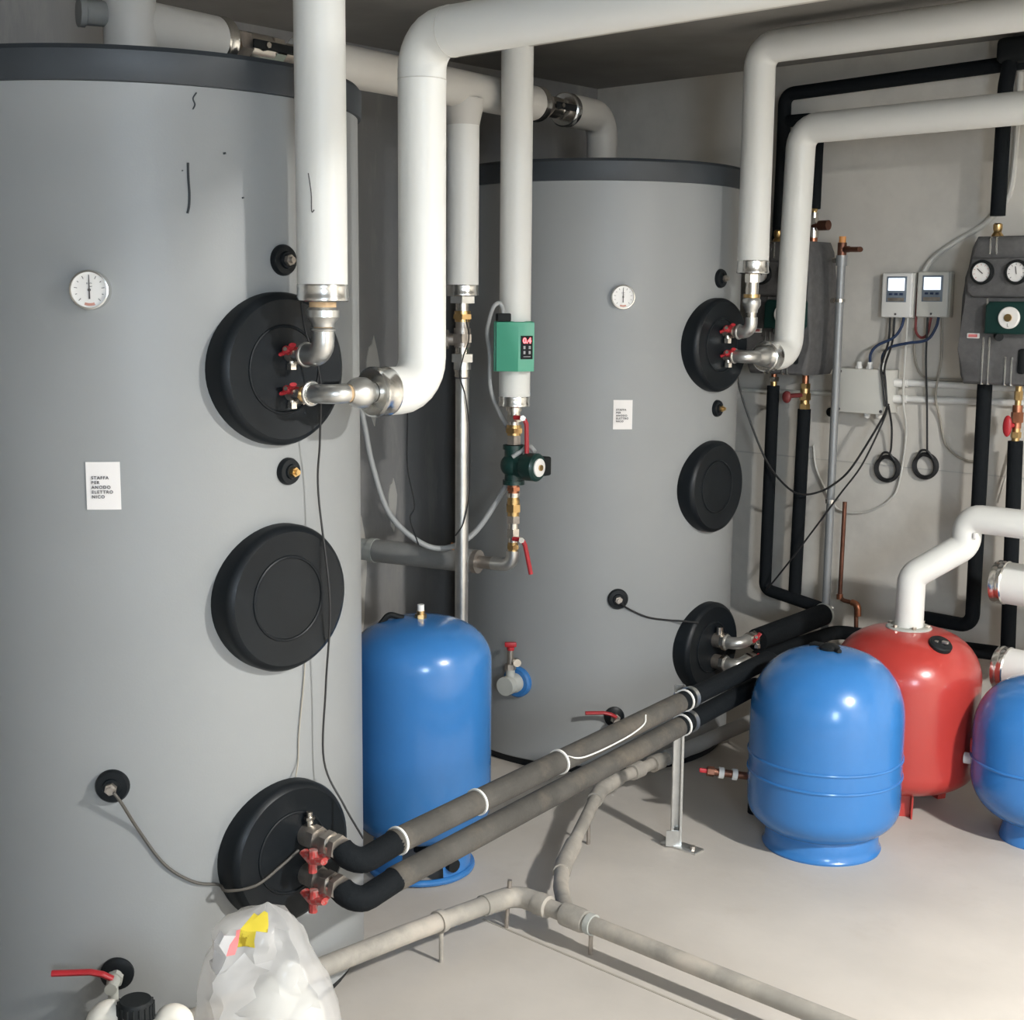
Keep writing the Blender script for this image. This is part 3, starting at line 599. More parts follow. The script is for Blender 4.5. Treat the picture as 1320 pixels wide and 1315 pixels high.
# tall blue one behind the near tank
bx0, by0 = -2.80, 2.675
t = vessel('expansion_vessel', bx0, by0, .205, .10, .755, .10, .125, 'vessel_blue', 'tall blue expansion vessel standing between the two grey tanks')
obj('air_valve', MB().hexn((bx0, by0, .752), (bx0, by0, .766), .017).cyl((bx0, by0, .766), (bx0, by0, .776), .012), 'brass', t)
obj('valve_cap', MB().cyl((bx0, by0, .774), (bx0, by0, .794), .010), 'white_plastic', t)
obj('top_lug', MB().tube([(bx0-.09, by0-.09, .72), (bx0-.07, by0-.06, .765), (bx0-.04, by0-.03, .752)], .009, 8, .02), 'black_rubber', t)
for k in range(3):
    a = R(-47-55+120*k)
    obj('foot', MB().lathe([(.128, .16), (.133, .16), (.150, .0), (.145, 0)], (bx0, by0, 0), Z3, 14, a0=a+R(-36)+FR0, a1=a+R(36)+FR0), 'vessel_blue', t)
obj('base_hoop', MB().torus((bx0, by0, .012), Z3, .150, .010, 56, 10), 'vessel_blue', t)
obj('water_connection', MB().cyl((bx0, by0, .11), (bx0, by0, .05), .022).tube([(bx0, by0, .06), (bx0+.16, by0-.02, .055)], .02, 14), 'black_rubber', t)
# middle blue one
mx_, my_ = -2.03, 3.655
t = vessel('expansion_vessel', mx_, my_, .232, .036, .622, .112, .205, 'vessel_blue', 'squat blue expansion vessel on round skirt in front of the red vessel', (.298, .242))
obj('skirt', MB().lathe([(.160, .09), (.172, .066), (.173, .03), (.176, .012), (.181, .006), (.179, 0), (.168, 0)], (mx_, my_, 0), Z3, 64), 'vessel_blue', t)
obj('top_valve', MB().lathe([(0, 0), (.03, 0), (.032, .012), (.02, .02), (0, .022)], (mx_, my_, .616), Z3, 24).box((mx_-.055, my_+.03, .616), (.05, .035, .018), None, .004).tube([(mx_-.06, my_+.03, .615), (mx_+.045, my_-.02, .625)], .008, 8), 'black_rubber', t)
# red one
rx_, ry_ = -2.025, 4.165
t = vessel('expansion_vessel', rx_, ry_, .24, .058, .605, .10, .165, 'vessel_red', 'red expansion vessel on short legs with a white lagged pipe on top')
for k in range(3):
    a = R(-58+120*k); e = Vector((math.cos(a), math.sin(a), 0)); s = Vector((-e.y, e.x, 0)); p0 = Vector((rx_, ry_, 0))+e*.135
    obj('leg', MB().prism([(-.03, .13), (-.022, 0), (.022, 0), (.03, .13)], p0, (s, Z3, e), .006).prism([(0, .13), (0, 0), (.03, 0), (.05, .13)], p0+s*.02, (e, Z3, s), .005).prism([(0, .13), (0, 0), (.03, 0), (.05, .13)], p0-s*.025, (e, Z3, s), .005), 'vessel_red', t)
obj('top_flange', MB().lathe([(0, .59), (.072, .59), (.074, .594), (.074, .604), (.070, .608), (0, .608)], (rx_, ry_, 0), Z3, 40), 'pale_lagging', t)
fb = MB()
for k in range(6):
    a = R(60*k+12); fb.hexn((rx_+.062*math.cos(a), ry_+.062*math.sin(a), .606), (rx_+.062*math.cos(a), ry_+.062*math.sin(a), .617), .008)
obj('flange_bolt', fb, 'nickel', t)
bo_ = Vector((rx_+.142, ry_-.064, .579)); bn_ = Vector((.50, -.22, 1)).normalized()
bd = obj('black_badge', MB().lathe([(0, -.03), (.038, -.03), (.038, .006), (.033, .011), (.022, .012), (.014, .017), (0, .018)], bo_, bn_, 28), 'black_rubber', t)
obj('badge_lug', MB().box(bo_+bn_*.016+Vector((.014, -.008, 0)), (.022, .012, .010), None, .003).box(bo_+bn_*.014+Vector((-.012, -.012, 0)), (.014, .012, .010), None, .003), 'dull_metal', bd)
# right blue one
gx_, gy_ = -1.555, 4.16
t = vessel('expansion_vessel', gx_, gy_, .212, .05, .520, .17, .18, 'vessel_blue', 'small blue expansion vessel cut by the right edge of the picture', (.258,))
obj('skirt', MB().lathe([(.10, .14), (.105, .05), (.115, .01), (.113, 0), (.105, 0)], (gx_, gy_, 0), Z3, 48), 'vessel_blue', t)
n = Vector((-.90, -.43, 0)).normalized(); o = Vector((gx_, gy_, .285))+n*.208
obj('red_tag', MB().box(o, (.030, .014, .040), (Vector((-n.y, n.x, 0)), n, Z3), .003), 'valve_red', t)
n2 = Vector((-.97, -.22, 0)).normalized(); o2 = Vector((gx_, gy_, .225))+n2*.215
obj('white_fitting', MB().cyl(o2-n2*.01, o2+n2*.02, .018), 'white_plastic', t)

# white pipe from the red vessel and the two pipe ends beside it
tp = thing('lagged_pipe', 'white lagged pipe stepping up from top of the red vessel and off to the right', 'pipe', (rx_, ry_, .608), 'white lagged heating pipes')
obj('lagging', MB().tube([(rx_, ry_, .608), (rx_, ry_, .775), (-1.885, 4.255, .885), (-1.885, 4.255, .975), (-.2, 4.255, .975)], .046, 32, .05), 'white_lagging', tp)
obj('tape_tab', MB().box((-1.842, 4.222, .925), (.012, .012, .02), None, .002), 'paper', tp)
for nm, p0, lab in (('a', Vector((-1.85, 4.44, .742)), 'upper white pipe end with metal rim at the right edge'), ('b', Vector((-1.815, 4.415, .458)), 'lower white pipe end with metal rim behind the top of the small blue vessel')):
    tp = thing('lagged_pipe', lab, 'pipe', p0, 'white lagged heating pipes')
    obj('lagging', MB().tube([p0, p0+Vector((1.6, 0, 0))], .070, 36), 'white_lagging', tp)
    obj('end_collar', MB().lathe([(.03, -.004), (.069, -.006), (.073, -.003), (.073, .010), (.0715, .013), (.0715, .018), (.073, .021), (.073, .032), (.070, .036)], p0, X3, 40), 'foil', tp)
    obj('end_disc', MB().lathe([(.0, -.003), (.066, -.003), (.066, .003), (0, .003)], p0, X3, 36), 'dark_copper', tp)

# ---------------------------------------------------------------- black wall pipes
bf = 'black_foam'
single('sleeved_pipe', MB().tube([(-1.2, 4.795, 2.52), (-2.055, 4.795, 2.486), (-2.965, 4.795, 2.463), (-2.965, 4.795, 2.25), (-2.955, 4.77, 1.9), (-2.918, 4.72, 1.80)], .026, 18, .04), bf, 'black sleeved pipe running along the back wall just below the ceiling', 'pipe', 'black sleeved pipes')
single('sleeved_pipe', MB().tube([(-2.948, 4.795, 2.36), (-2.812, 4.795, 2.36), (-2.806, 4.78, 2.02)], .0235, 18, .05), bf, 'short black sleeved pipe above the half hidden wall station, beside the white bend', 'pipe', 'black sleeved pipes')
tp = thing('brass_tap', 'nickel tap with brown side handle on pipe above the half hidden wall station', 'valve', (-2.806, 4.78, 1.86))
chain(tp, (-2.806, 4.78, 2.03), -Z3, [('coupling', .025, .012, 'brass', 'nut'), ('tap_body', .065, .018, 'nickel', 'nut'), ('coupling', .03, .021, 'nickel', 'cyl'), ('coupling', .05, .017, 'copper', 'cyl')])
obj('tap_handle', MB().cyl((-2.806, 4.77, 1.955), (-2.765, 4.765, 1.955), .008).cyl((-2.772, 4.765, 1.955), (-2.730, 4.76, 1.955), .019), 'dark_copper', tp)
single('sleeved_pipe', MB().tube([(-2.052, 4.76, 2.51), (-2.049, 4.72, 2.40), (-2.049, 4.72, 1.965)], .026, 18, .05), bf, 'black sleeved pipe dropping from the ceiling to the right wall station', 'pipe', 'black sleeved pipes')
single('foam_junction', MB().box((-2.03, 4.77, 2.522), (.13, .10, .085), None, .02, 3), 'black_rubber', 'black foam junction under the ceiling at the right edge', 'junction')
single('sleeved_pipe', MB().tube([(-2.922, 4.72, 1.335), (-2.926, 4.72, .512), (-2.655, 4.715, .475)], .0245, 18, .035), bf, 'leftmost black sleeved pipe going down the back wall beside the far tank', 'pipe', 'black sleeved pipes')
single('sleeved_pipe', MB().tube([(-2.787, 4.735, 1.25), (-2.797, 4.735, .492)], .0255, 18), bf, 'second black sleeved pipe on the back wall, below the brass tap', 'pipe', 'black sleeved pipes')
tp = thing('brass_tap', 'brass tap with dark red handle on top of the second black wall pipe', 'valve', (-2.787, 4.735, 1.25))
chain(tp, (-2.787, 4.735, 1.385), -Z3, [('coupling', .035, .013, 'copper', 'cyl'), ('ring_nut', .02, .020, 'brass', 'hex'), ('tap_body', .06, .021, 'brass', 'nut'), ('ring_nut', .025, .022, 'brass', 'hex')])
obj('tap_handle', MB().cyl((-2.787, 4.72, 1.305), (-2.835, 4.71, 1.30), .009).sphere((-2.85, 4.705, 1.295), .022, .9, .6, 1.1), 'cable_red', tp)
tp = thing('pipe_coupling', 'small nickel coupling above the leftmost black wall pipe', 'fitting', (-2.92, 4.72, 1.33))
chain(tp, (-2.92, 4.72, 1.40), -Z3, [('nipple', .03, .011, 'copper', 'cyl'), ('union_nut', .018, .020, 'nickel', 'hex'), ('nipple', .026, .013, 'brass', 'cyl')])
single('sleeved_pipe', MB().tube([(-2.058, 4.72, 1.385), (-2.051, 4.72, .505), (-2.27, 4.72, .508), (-2.275, 4.66, .30)], .026, 18, .045), bf, 'black sleeved pipe bending left low behind the red vessel', 'pipe', 'black sleeved pipes')
single('sleeved_pipe', MB().tube([(-1.935, 4.72, 1.19), (-1.913, 4.72, .40)], .026, 18), bf, 'black sleeved pipe on the wall behind the upper white pipe end, rightmost', 'pipe', 'black sleeved pipes')
tp = thing('brass_tap', 'brass tap with bright red oval handle under the right wall station', 'valve', (-1.935, 4.72, 1.19))
chain(tp, (-1.935, 4.72, 1.385), -Z3, [('coupling', .07, .013, 'brass', 'nut'), ('tap_body', .08, .019, 'copper', 'nut'), ('coupling', .045, .016, 'brass', 'nut')])
obj('tap_handle', MB().cyl((-1.935, 4.72, 1.245), (-1.952, 4.69, 1.245), .008).sphere((-1.953, 4.685, 1.243), .030, .55, .35, 1.25), 'valve_red', tp)

# ---------------------------------------------------------------- wall stations
def station(cx, label, shown):
    t = thing('pump_station', label, 'pump station', (cx, 4.85, 1.385), 'wall pump stations'); f_ = 4.64; z0 = 1.385
    out = [(-.122, 0), (-.136, .03), (-.145, .12), (-.145, .30), (-.132, .37), (-.118, .47), (-.100, .508)]
    poly = out+[(-u, v) for u, v in out[::-1]]
    ax = (X3, Z3, -Y3)
    obj('foam_shell', MB().prism(poly, (cx, 4.845, z0), ax, 4.845-f_, .018), 'station_foam', t)
    pn = [(-.118, .315), (-.095, .300), (.095, .300), (.118, .315), (.122, .37), (.108, .435), (-.108, .435), (-.122, .37)]
    obj('gauge_panel', MB().prism(pn, (cx, f_+.01, z0), ax, .028, .010), 'station_foam', t)
    for s in (-1, 1):
        o = Vector((cx+s*.061, f_-.018, z0+.385)); n = -Y3
        g = obj('gauge', MB().lathe([(.040, 0), (.042, .012), (.038, .020), (.033, .021), (.032, .012), (0, .012)], o, n, 36), 'black_rubber', t)
        obj('dial', MB().lathe([(.032, .0125), (.032, .0145), (0, .0145)], o, n, 32), 'dial_white', g)
        a = R(140 if s < 0 else 100); e = Vector((math.cos(a), 0, math.sin(a))); q = Vector((-math.sin(a), 0, math.cos(a)))
        obj('needle', MB().box(o+n*.016+e*.006, (.026, .003, .001), (e, q, n)), 'ink', g)
        mk = MB()
        for k in range(9):
            a = R(225-33*k); e = Vector((math.cos(a), 0, math.sin(a))); q = Vector((-math.sin(a), 0, math.cos(a)))
            mk.box(o+n*.0150+e*.026, (.006, .0015, .0006), (e, q, n))
        obj('scale_marks', mk, 'ink_red' if s < 0 else 'ink', g)
    # chrome straps
    for xx, za, zb in ((-.052, .0, .165), (-.030, .0, .165), (-.048, .445, .505), (-.026, .445, .505), (-.046, .265, .298), (.030, .0, .10), (.052, .0, .10)):
        obj('bright_strip', MB().box((cx+xx, f_+.008, z0+(za+zb)/2), (.007, .022, zb-za), None, .002), 'foil', t)
    # pump set in the shell
    o = Vector((cx+.053, f_-.0, z0+.232))
    pm = obj('pump_housing', MB().prism([(-.088, -.055), (.07, -.055), (.078, -.045), (.078, .045), (.07, .055), (-.075, .055), (-.088, .040)], o, ax, .045, .008), 'pump_green', t)
    obj('pump_dial', MB().lathe([(.037, .04), (.037, .052), (.034, .055), (0, .055)], o, -Y3, 36), 'dial_white', pm)
    obj('dial_screw', MB().cyl(o-Y3*.054, o-Y3*.060, .013), 'brass', pm)
    text('dial_letter', 'L', .016, o-Y3*.0555-Z3*.025, X3, Z3, 'ink', pm, 'CENTER')
    obj('cable_entry', MB().cyl(o+Vector((-.048, -.02, -.062)), o+Vector((-.035, -.035, -.066)), .014), 'black_rubber', pm)
    obj('slot', MB().box((cx+.087, f_-.001, z0+.085), (.026, .01, .085), None, .008), 'black_rubber', t)
    b = obj('badge', MB().box((cx-.09, f_-.001, z0+.168), (.046, .006, .018), None, .003), 'paper', t, label='small white badge with red print')
    obj('badge_print', MB().box((cx-.09, f_-.005, z0+.168), (.032, .003, .010), None, .001), 'red_print', b)
    c = obj('top_coupling', MB().lathe([(0, 0), (.022, 0), (.020, .01), (.013, .02), (.016, .03), (.016, .045), (.011, .05), (0, .05)], (cx-.061, 4.72, z0+.505), Z3, 20), 'brass', t)
    return t
station(-1.985, 'dark grey wall pump station with two gauges at the right edge of the picture', True)
station(-2.866, 'dark grey wall pump station half hidden behind the two white pipes of the far tank', False)

# ---------------------------------------------------------------- controllers, junction box, conduits, cables on the back wall
def controller(cx, cz, label, w_, colr):
    t = thing('heating_controller', label, 'controller', (cx, YB, cz-.083), 'wall heating controllers'); y1 = 4.802
    obj('case', MB().box((cx, (y1+.012+YB)/2, cz), (w_+.006, YB-y1-.012, .168), None, .006), 'cream_plastic', t)
    obj('front_cover', MB().box((cx, y1+.008, cz), (w_, .018, .165), None, .006, 3), colr, t)
    p = obj('panel', MB().box((cx, y1-.001, cz+.022), (w_*.66, .004, .095), None, .001), 'screen_grey', t)
    obj('display', MB().box((cx, y1-.004, cz+.040), (w_*.54, .003, .046), None, .001), 'screen_lit', p)
    for k in (-1, 0, 1): obj('button', MB().box((cx+k*.021, y1-.004, cz+.004), (.013, .004, .008), None, .001), 'cable_blue', p)
    obj('panel_strip', MB().box((cx, y1-.004, cz-.016), (w_*.54, .002, .013), None, .0005), 'dull_metal', p)
    obj('screw', MB().cyl((cx, y1, cz-.07), (cx, y1-.003, cz-.07), .004, seg=12), 'ink', t)
controller(-2.456, 1.692, 'left of two white wall controllers with lit display', .122, 'white_plastic')
controller(-2.314, 1.695, 'right of two white wall controllers with lit display', .122, 'cream_plastic')
tp = thing('junction_box', 'pale square junction box with cable glands below the two wall controllers', 'junction box', (-2.55, YB, 1.24))
obj('box_base', MB().box((-2.548, 4.80, 1.332), (.196, .10, .164), None, .006), 'cream_plastic', tp)
obj('box_lid', MB().box((-2.548, 4.742, 1.332), (.200, .020, .168), None, .005), 'cream_plastic', tp)
for i in (-1, 1):
    for k in (-1, 1): obj('lid_screw', MB().cyl((-2.548+i*.088, 4.734, 1.332+k*.072), (-2.548+i*.088, 4.730, 1.332+k*.072), .006, seg=12), 'ink', tp)
for x in (-2.590, -2.545, -2.494): obj('cable_gland', MB().hexn((x, 4.79, 1.412), (x, 4.79, 1.424), .014).cyl((x, 4.79, 1.424), (x, 4.79, 1.440), .010), 'white_plastic', tp)
for x in (-2.536, -2.487): obj('cable_gland', MB().hexn((x, 4.77, 1.254), (x, 4.77, 1.242), .014).sphere((x, 4.77, 1.238), .012), 'white_plastic', tp)
for z in (1.365, 1.305): obj('side_gland', MB().cyl((-2.452, 4.815, z), (-2.405, 4.825, z), .016), 'white_plastic', tp)
single('cable_conduit', MB().tube([(-2.45, 4.832, 1.366), (-1.80, 4.832, 1.366)], .0125, 12), 'white_plastic', 'upper of two white conduits running right from the junction box', 'conduit', 'white wall conduits')
single('cable_conduit', MB().tube([(-2.45, 4.832, 1.305), (-1.80, 4.832, 1.318)], .0125, 12), 'white_plastic', 'lower of two white conduits running right from the junction box', 'conduit', 'white wall conduits')
single('cable_conduit', MB().tube([(-3.19, 4.835, 1.302), (-2.64, 4.835, 1.310)], .009, 12), 'cream_plastic', 'pale conduit on the wall running left from the junction box behind the black pipes', 'conduit', 'white wall conduits')
single('wall_plug', MB().lathe([(0, .0), (.018, .0), (.018, .006), (.006, .012), (0, .012)], (-2.735, YB, 1.235), -Y3, 20), 'black_rubber', 'small round black wall plug beside the second black wall pipe', 'plug')
def cab(name, pts, r, m, label, cat='cable', g=None): return single(name, MB().tube(smooth_curve(pts), r, 8), m, label, cat, g)
cab('blue_cable', [(-2.425, 4.81, 1.612), (-2.428, 4.80, 1.575), (-2.455, 4.795, 1.535), (-2.515, 4.79, 1.505), (-2.542, 4.79, 1.475), (-2.545, 4.79, 1.436)], .0055, 'cable_blue', 'dark blue cable from left controller curving into the junction box', 'cable', 'dark blue cables')
cab('blue_cable', [(-2.288, 4.81, 1.614), (-2.292, 4.80, 1.575), (-2.322, 4.795, 1.53), (-2.40, 4.79, 1.515), (-2.465, 4.79, 1.498), (-2.492, 4.79, 1.47), (-2.494, 4.79, 1.436)], .0055, 'cable_blue', 'dark blue cable from right controller curving into the junction box', 'cable', 'dark blue cables')
cab('red_cable', [(-2.384, 4.835, 1.75), (-2.384, 4.825, 1.60), (-2.378, 4.82, 1.557), (-2.357, 4.82, 1.537), (-2.333, 4.82, 1.552), (-2.322, 4.82, 1.612)], .005, 'cable_red', 'dark red cable looping between the two wall controllers')
for dx, lab in ((0, 'first'), (.018, 'second')):
    cab('black_cable', [(-2.484+dx, 4.815, 1.612), (-2.478+dx*.9, 4.80, 1.52), (-2.468+dx*.8, 4.735, 1.43), (-2.452+dx*.6, 4.722, 1.37), (-2.440+dx*.5, 4.725, 1.28)], .0042, 'cable_black', '%s of two black cables dropping from left controller across the junction box edge' % ('left' if dx == 0 else 'right'), 'cable', 'black controller cables')
cab('black_cable', [(-2.430, 4.73, 1.29), (-2.44, 4.70, 1.23), (-2.535, 4.68, 1.055), (-2.60, 4.68, .985), (-2.661, 4.675, .945), (-2.735, 4.675, .923), (-2.798, 4.675, .935), (-2.88, 4.675, 1.0), (-2.947, 4.675, 1.096), (-3.02, 4.66, 1.27), (-3.042, 4.64, 1.384), (-3.045, 4.63, 1.50)], .0042, 'cable_black', 'black cable sagging left across the two left black wall pipes', 'cable', 'black controller cables')
cab('black_cable', [(-2.428, 4.73, 1.29), (-2.43, 4.69, 1.22), (-2.492, 4.665, 1.06), (-2.57, 4.655, .945), (-2.645, 4.65, .836), (-2.75, 4.65, .69), (-2.845, 4.66, .57), (-2.905, 4.695, .515)], .0036, 'cable_black', 'black cable running from the junction box steeply down to the left', 'cable', 'black controller cables')
def coil(cx, cz, r, top, label):
    mb = MB()
    for k in range(5):
        rr_ = r*(1-.025*k); cz2 = cz+.003*((k*7) % 3-1)
        mb.torus((cx+.003*((k*5) % 3-1), 4.835-.0022*k, cz2), Y3+X3*(.05*(k-2)), rr_, .0048, 32, 8)
    mb.tube(smooth_curve([(cx-.03, 4.82, cz+r*.72), (cx-.012, 4.815, cz+r*1.25), (cx+.012, 4.815, cz+r*1.25), (cx+.034, 4.82, cz+r*.70)]), .0042, 8)
    mb.tube(smooth_curve([(cx+.005, 4.83, cz+r*1.0)]+top), .004, 8)
    mb.cyl((cx, YB, cz+r-.01), (cx, 4.80, cz+r-.006), .003, seg=8)
    return single('cable_coil', mb, 'cable_black', label, 'cable', 'coiled spare cables')
coil(-2.472, 1.036, .048, [(-2.455, 4.82, 1.12), (-2.447, 4.80, 1.20), (-2.438, 4.75, 1.28)], 'left of two black cable coils hung on the wall')
coil(-2.318, 1.060, .046, [(-2.310, 4.82, 1.14), (-2.318, 4.815, 1.30), (-2.328, 4.81, 1.45), (-2.331, 4.81, 1.612)], 'right of two black cable coils hung on the wall')
cab('white_cable', [(-2.415, 4.82, 1.612), (-2.415, 4.815, 1.45), (-2.408, 4.805, 1.30), (-2.404, 4.835, 1.172), (-2.425, 4.837, .977), (-2.46, 4.837, .915), (-2.511, 4.838, .878), (-2.56, 4.838, .856), (-2.609, 4.838, .847), (-2.66, 4.838, .850), (-2.70, 4.838, .875), (-2.78, 4.838, 1.0), (-2.80, 4.838, 1.10)], .0042, 'cable_white', 'thin white cable hanging from left controller in a long loop along the wall')
cab('beige_cable', [(-2.288, 4.84, 1.62), (-2.283, 4.84, 1.45), (-2.284, 4.812, 1.33), (-2.274, 4.84, 1.239), (-2.251, 4.84, 1.154), (-2.215, 4.84, 1.115), (-2.16, 4.84, 1.092), (-2.10, 4.84, 1.095)], .0045, 'cable_beige', 'beige cable hanging from right controller curving to the black pipe', 'cable', 'beige wall cables')
cab('beige_cable', [(-2.388, 4.84, 1.575), (-2.392, 4.84, 1.50), (-2.378, 4.84, 1.43), (-2.345, 4.84, 1.39), (-2.28, 4.84, 1.384), (-2.16, 4.84, 1.384)], .0045, 'cable_beige', 'beige cable curling between the two controllers along the upper conduit', 'cable', 'beige wall cables')
cab('beige_cable', [(-2.03, 4.825, .95), (-1.995, 4.825, 1.09), (-1.985, 4.825, 1.14), (-1.966, 4.82, 1.20), (-1.962, 4.81, 1.38)], .004, 'cable_white', 'pale cable rising beside the right station lower black pipe', 'cable')
cab('white_conduit', [(-2.050, 4.835, 2.46), (-2.048, 4.835, 2.2), (-2.060, 4.835, 2.05), (-2.103, 4.835, 1.985), (-2.16, 4.835, 1.935), (-2.25, 4.835, 1.885), (-2.33, 4.835, 1.83), (-2.368, 4.835, 1.775), (-2.382, 4.835, 1.72)], .0105, 'cable_white', 'pale flexible conduit curving from the ceiling pipe down to the two controllers', 'conduit')
# steel standpipe on the wall
tp = thing('standpipe', 'thin grey steel standpipe on the back wall with brass tap on top', 'pipe', (-2.64, 4.70, 0))
obj('pipe', MB().tube([(-2.636, 4.70, 0.0), (-2.634, 4.70, 1.81)], .0155, 16), 'pole_grey', tp)
obj('socket', MB().cyl((-2.634, 4.70, 1.80), (-2.634, 4.70, 1.838), .021), 'pole_grey', tp)
obj('tap_body', MB().cyl((-2.634, 4.70, 1.838), (-2.634, 4.70, 1.885), .017).cyl((-2.634, 4.70, 1.86), (-2.60, 4.69, 1.86), .012), 'dark_copper', tp)
obj('tap_cap', MB().cyl((-2.634, 4.70, 1.885), (-2.634, 4.70, 1.908), .013), 'orange_plastic', tp)
obj('tap_handle', MB().tube([(-2.61, 4.69, 1.86), (-2.565, 4.68, 1.858), (-2.545, 4.675, 1.858)], .015, 12, flat=.010), 'dark_copper', tp)
for z in (1.82, 1.67): obj('pipe_clip', MB().lathe([(.015, -.006), (.020, -.006), (.020, .006), (.015, .006)], (-2.634, 4.70, z), Z3, 20).cyl((-2.652, 4.70, z), (-2.672, 4.71, z), .010), 'nickel', tp)
for z in (.48, .905): obj('pipe_clip', MB().lathe([(.015, -.008), (.020, -.008), (.020, .008), (.015, .008)], (-2.635, 4.70, z), Z3, 20).cyl((-2.62, 4.70, z), (-2.60, 4.69, z+.012), .006), 'foil', tp)
tp = thing('copper_pipe', 'thin copper pipe beside the steel standpipe ending in an elbow behind the red vessel', 'pipe', (-2.605, 4.75, .3))
obj('pipe', MB().tube([(-2.604, 4.755, .90), (-2.607, 4.755, .513), (-2.535, 4.755, .508), (-2.525, 4.755, .30)], .0085, 14, .025), 'dark_copper', tp)
obj('elbow', MB().tube([(-2.555, 4.755, .51), (-2.527, 4.755, .507), (-2.525, 4.755, .46)], .0125, 14, .022), 'copper', tp)
obj('coupling', MB().cyl((-2.607, 4.755, .535), (-2.607, 4.755, .515), .0125), 'copper', tp)

# ---------------------------------------------------------------- drain pipes on the floor
fp = 'floor_pvc'
zf, yf = .082, 2.593
tp = thing('drain_pipe', 'raised grey plastic drain pipe crossing the floor toward lower right', 'pipe', (-2.3, yf, 0))
obj('pipe', MB().tube([(-2.27, yf, zf), (.9, yf, zf)], .0225, 22), fp, tp)
obj('socket', MB().lathe([(.0225, 0), (.030, 0), (.031, .01), (.031, .06), (.0285, .072), (.0225, .073)], (-2.175, yf, zf), X3, 28), fp, tp)
obj('socket', MB().lathe([(.0225, 0), (.029, 0), (.031, .010), (.030, .042), (.0225, .046)], (-2.272, yf, zf), X3, 28), fp, tp)
obj('branch_socket', MB().tube([(-2.17, yf+.005, zf), (-2.235, 2.66, zf-.004), (-2.30, 2.725, zf-.008), (-2.36, 2.80, zf-.008)], .0215, 20, .06), fp, tp)
for x in (-2.085, -1.0, .2):
    obj('pipe_clip', MB().lathe([(.0230, -.009), (.0275, -.009), (.0275, .009), (.0230, .009)], (x, yf, zf), X3, 24), 'pale_lagging', tp)
    obj('clip_stud', MB().cyl((x, yf, .0), (x, yf, zf-.020), .006, seg=10), 'dull_metal', tp)
tp = thing('drain_pipe', 'grey plastic drain pipe running along the foot of the near tank beside the white bag', 'pipe', (-2.33, 2.0, 0))
obj('pipe', MB().tube([(-2.315, 1.36, .158), (-2.332, 1.87, .132), (-2.338, 2.20, .114), (-2.343, 2.52, .090)], .0245, 22, .1), fp, tp)
obj('elbow', MB().tube([(-2.342, 2.46, .094), (-2.343, yf, zf), (-2.265, yf, zf)], .028, 22, .045), fp, tp)
obj('clip_stud', MB().cyl((-2.345, 2.555, 0), (-2.338, 2.56, .135), .006, seg=10), 'dull_metal', tp)
for y, z in ((1.62, .145), (2.30, .107)): obj('pipe_clip', MB().lathe([(.025, -.009), (.0295, -.009), (.0295, .009), (.025, .009)], (-2.332 if y < 2 else -2.339, y, z), Y3, 24).cyl((-2.334, y, 0), (-2.334, y, z-.024), .006, seg=10), 'floor_pvc', tp)
tp = thing('drain_pipe', 'dusty drain pipe bending back low under the two dark foam pipes', 'pipe', (-2.5, 3.1, 0))
obj('pipe', MB().tube([(-2.355, 2.79, zf-.008), (-2.41, 2.875, zf-.008), (-2.62, 3.285, .115), (-2.63, 3.40, .128), (-2.63, 4.55, .150)], .0195, 20, .06), fp, tp)
obj('elbow', MB().tube([(-2.36, 2.80, zf-.008), (-2.395, 2.85, zf-.008), (-2.455, 2.965, zf)], .0255, 20, .05), fp, tp)
obj('elbow', MB().tube([(-2.592, 3.23, .109), (-2.622, 3.30, .118), (-2.63, 3.40, .128)], .025, 20, .05), fp, tp)
for y in (3.47, 3.58): obj('socket', MB().lathe([(.0195, 0), (.027, 0), (.027, .05), (.0195, .055)], (-2.63, y, .130), Y3, 24), fp, tp)
obj('sleeve', MB().tube([(-2.63, 3.66, .1325), (-2.63, 4.55, .150)], .026, 20), 'grey_lagging', tp)
for y in (3.15, 4.2): obj('clip_stud', MB().cyl((-2.63 if y > 4 else -2.55, y, 0), (-2.63 if y > 4 else -2.55, y, .12 if y > 4 else .085), .006, seg=10), 'dull_metal', tp)
struct('trim_3', MB().box((-.85, 2.548, .0), (3.15, .006, .003)), 'cable_beige')

# ---------------------------------------------------------------- canister and bag at the bottom of the picture
jx = Vector((.737, .675, 0)); jy = Vector((-.675, .737, 0)); jc = Vector((-2.025, 1.232, 0))
tp = thing('plastic_canister', 'off-white plastic canister with black screw cap at the bottom left', 'canister', jc)
obj('body', MB().box(jc+Z3*.185, (.19, .17, .37), (jx, jy, Z3), .05, 5), 'jug_plastic', tp, sharp=60)
obj('shoulder', MB().lathe([(.045, .34), (.040, .375), (.030, .385), (.030, .405), (0, .405)], jc+jx*.005-jy*.01, Z3, 28), 'jug_plastic', tp)
obj('handle', MB().tube([jc-jx*.07+Z3*.33, jc-jx*.062+Z3*.40, jc-jx*.03+Z3*.408, jc-jx*.012+Z3*.35], .024, 16, .03), 'jug_plastic', tp)
obj('grip_hump', MB().tube([jc+jx*.045+Z3*.33, jc+jx*.055+Z3*.402, jc+jx*.085+Z3*.402, jc+jx*.082+Z3*.30], .020, 16, .03), 'jug_plastic', tp)
cp = jc+jx*.005-jy*.01
cpo = obj('screw_cap', MB().lathe([(.029, .395), (.031, .400), (.031, .430), (.027, .436), (0, .436)], cp, Z3, 30), 'black_rubber', tp)
rb = MB()
for k in range(18):
    a = 2*PI*k/18; rb.cyl(cp+Vector((.031*math.cos(a), .031*math.sin(a), .400)), cp+Vector((.031*math.cos(a), .031*math.sin(a), .430)), .0025, seg=6)
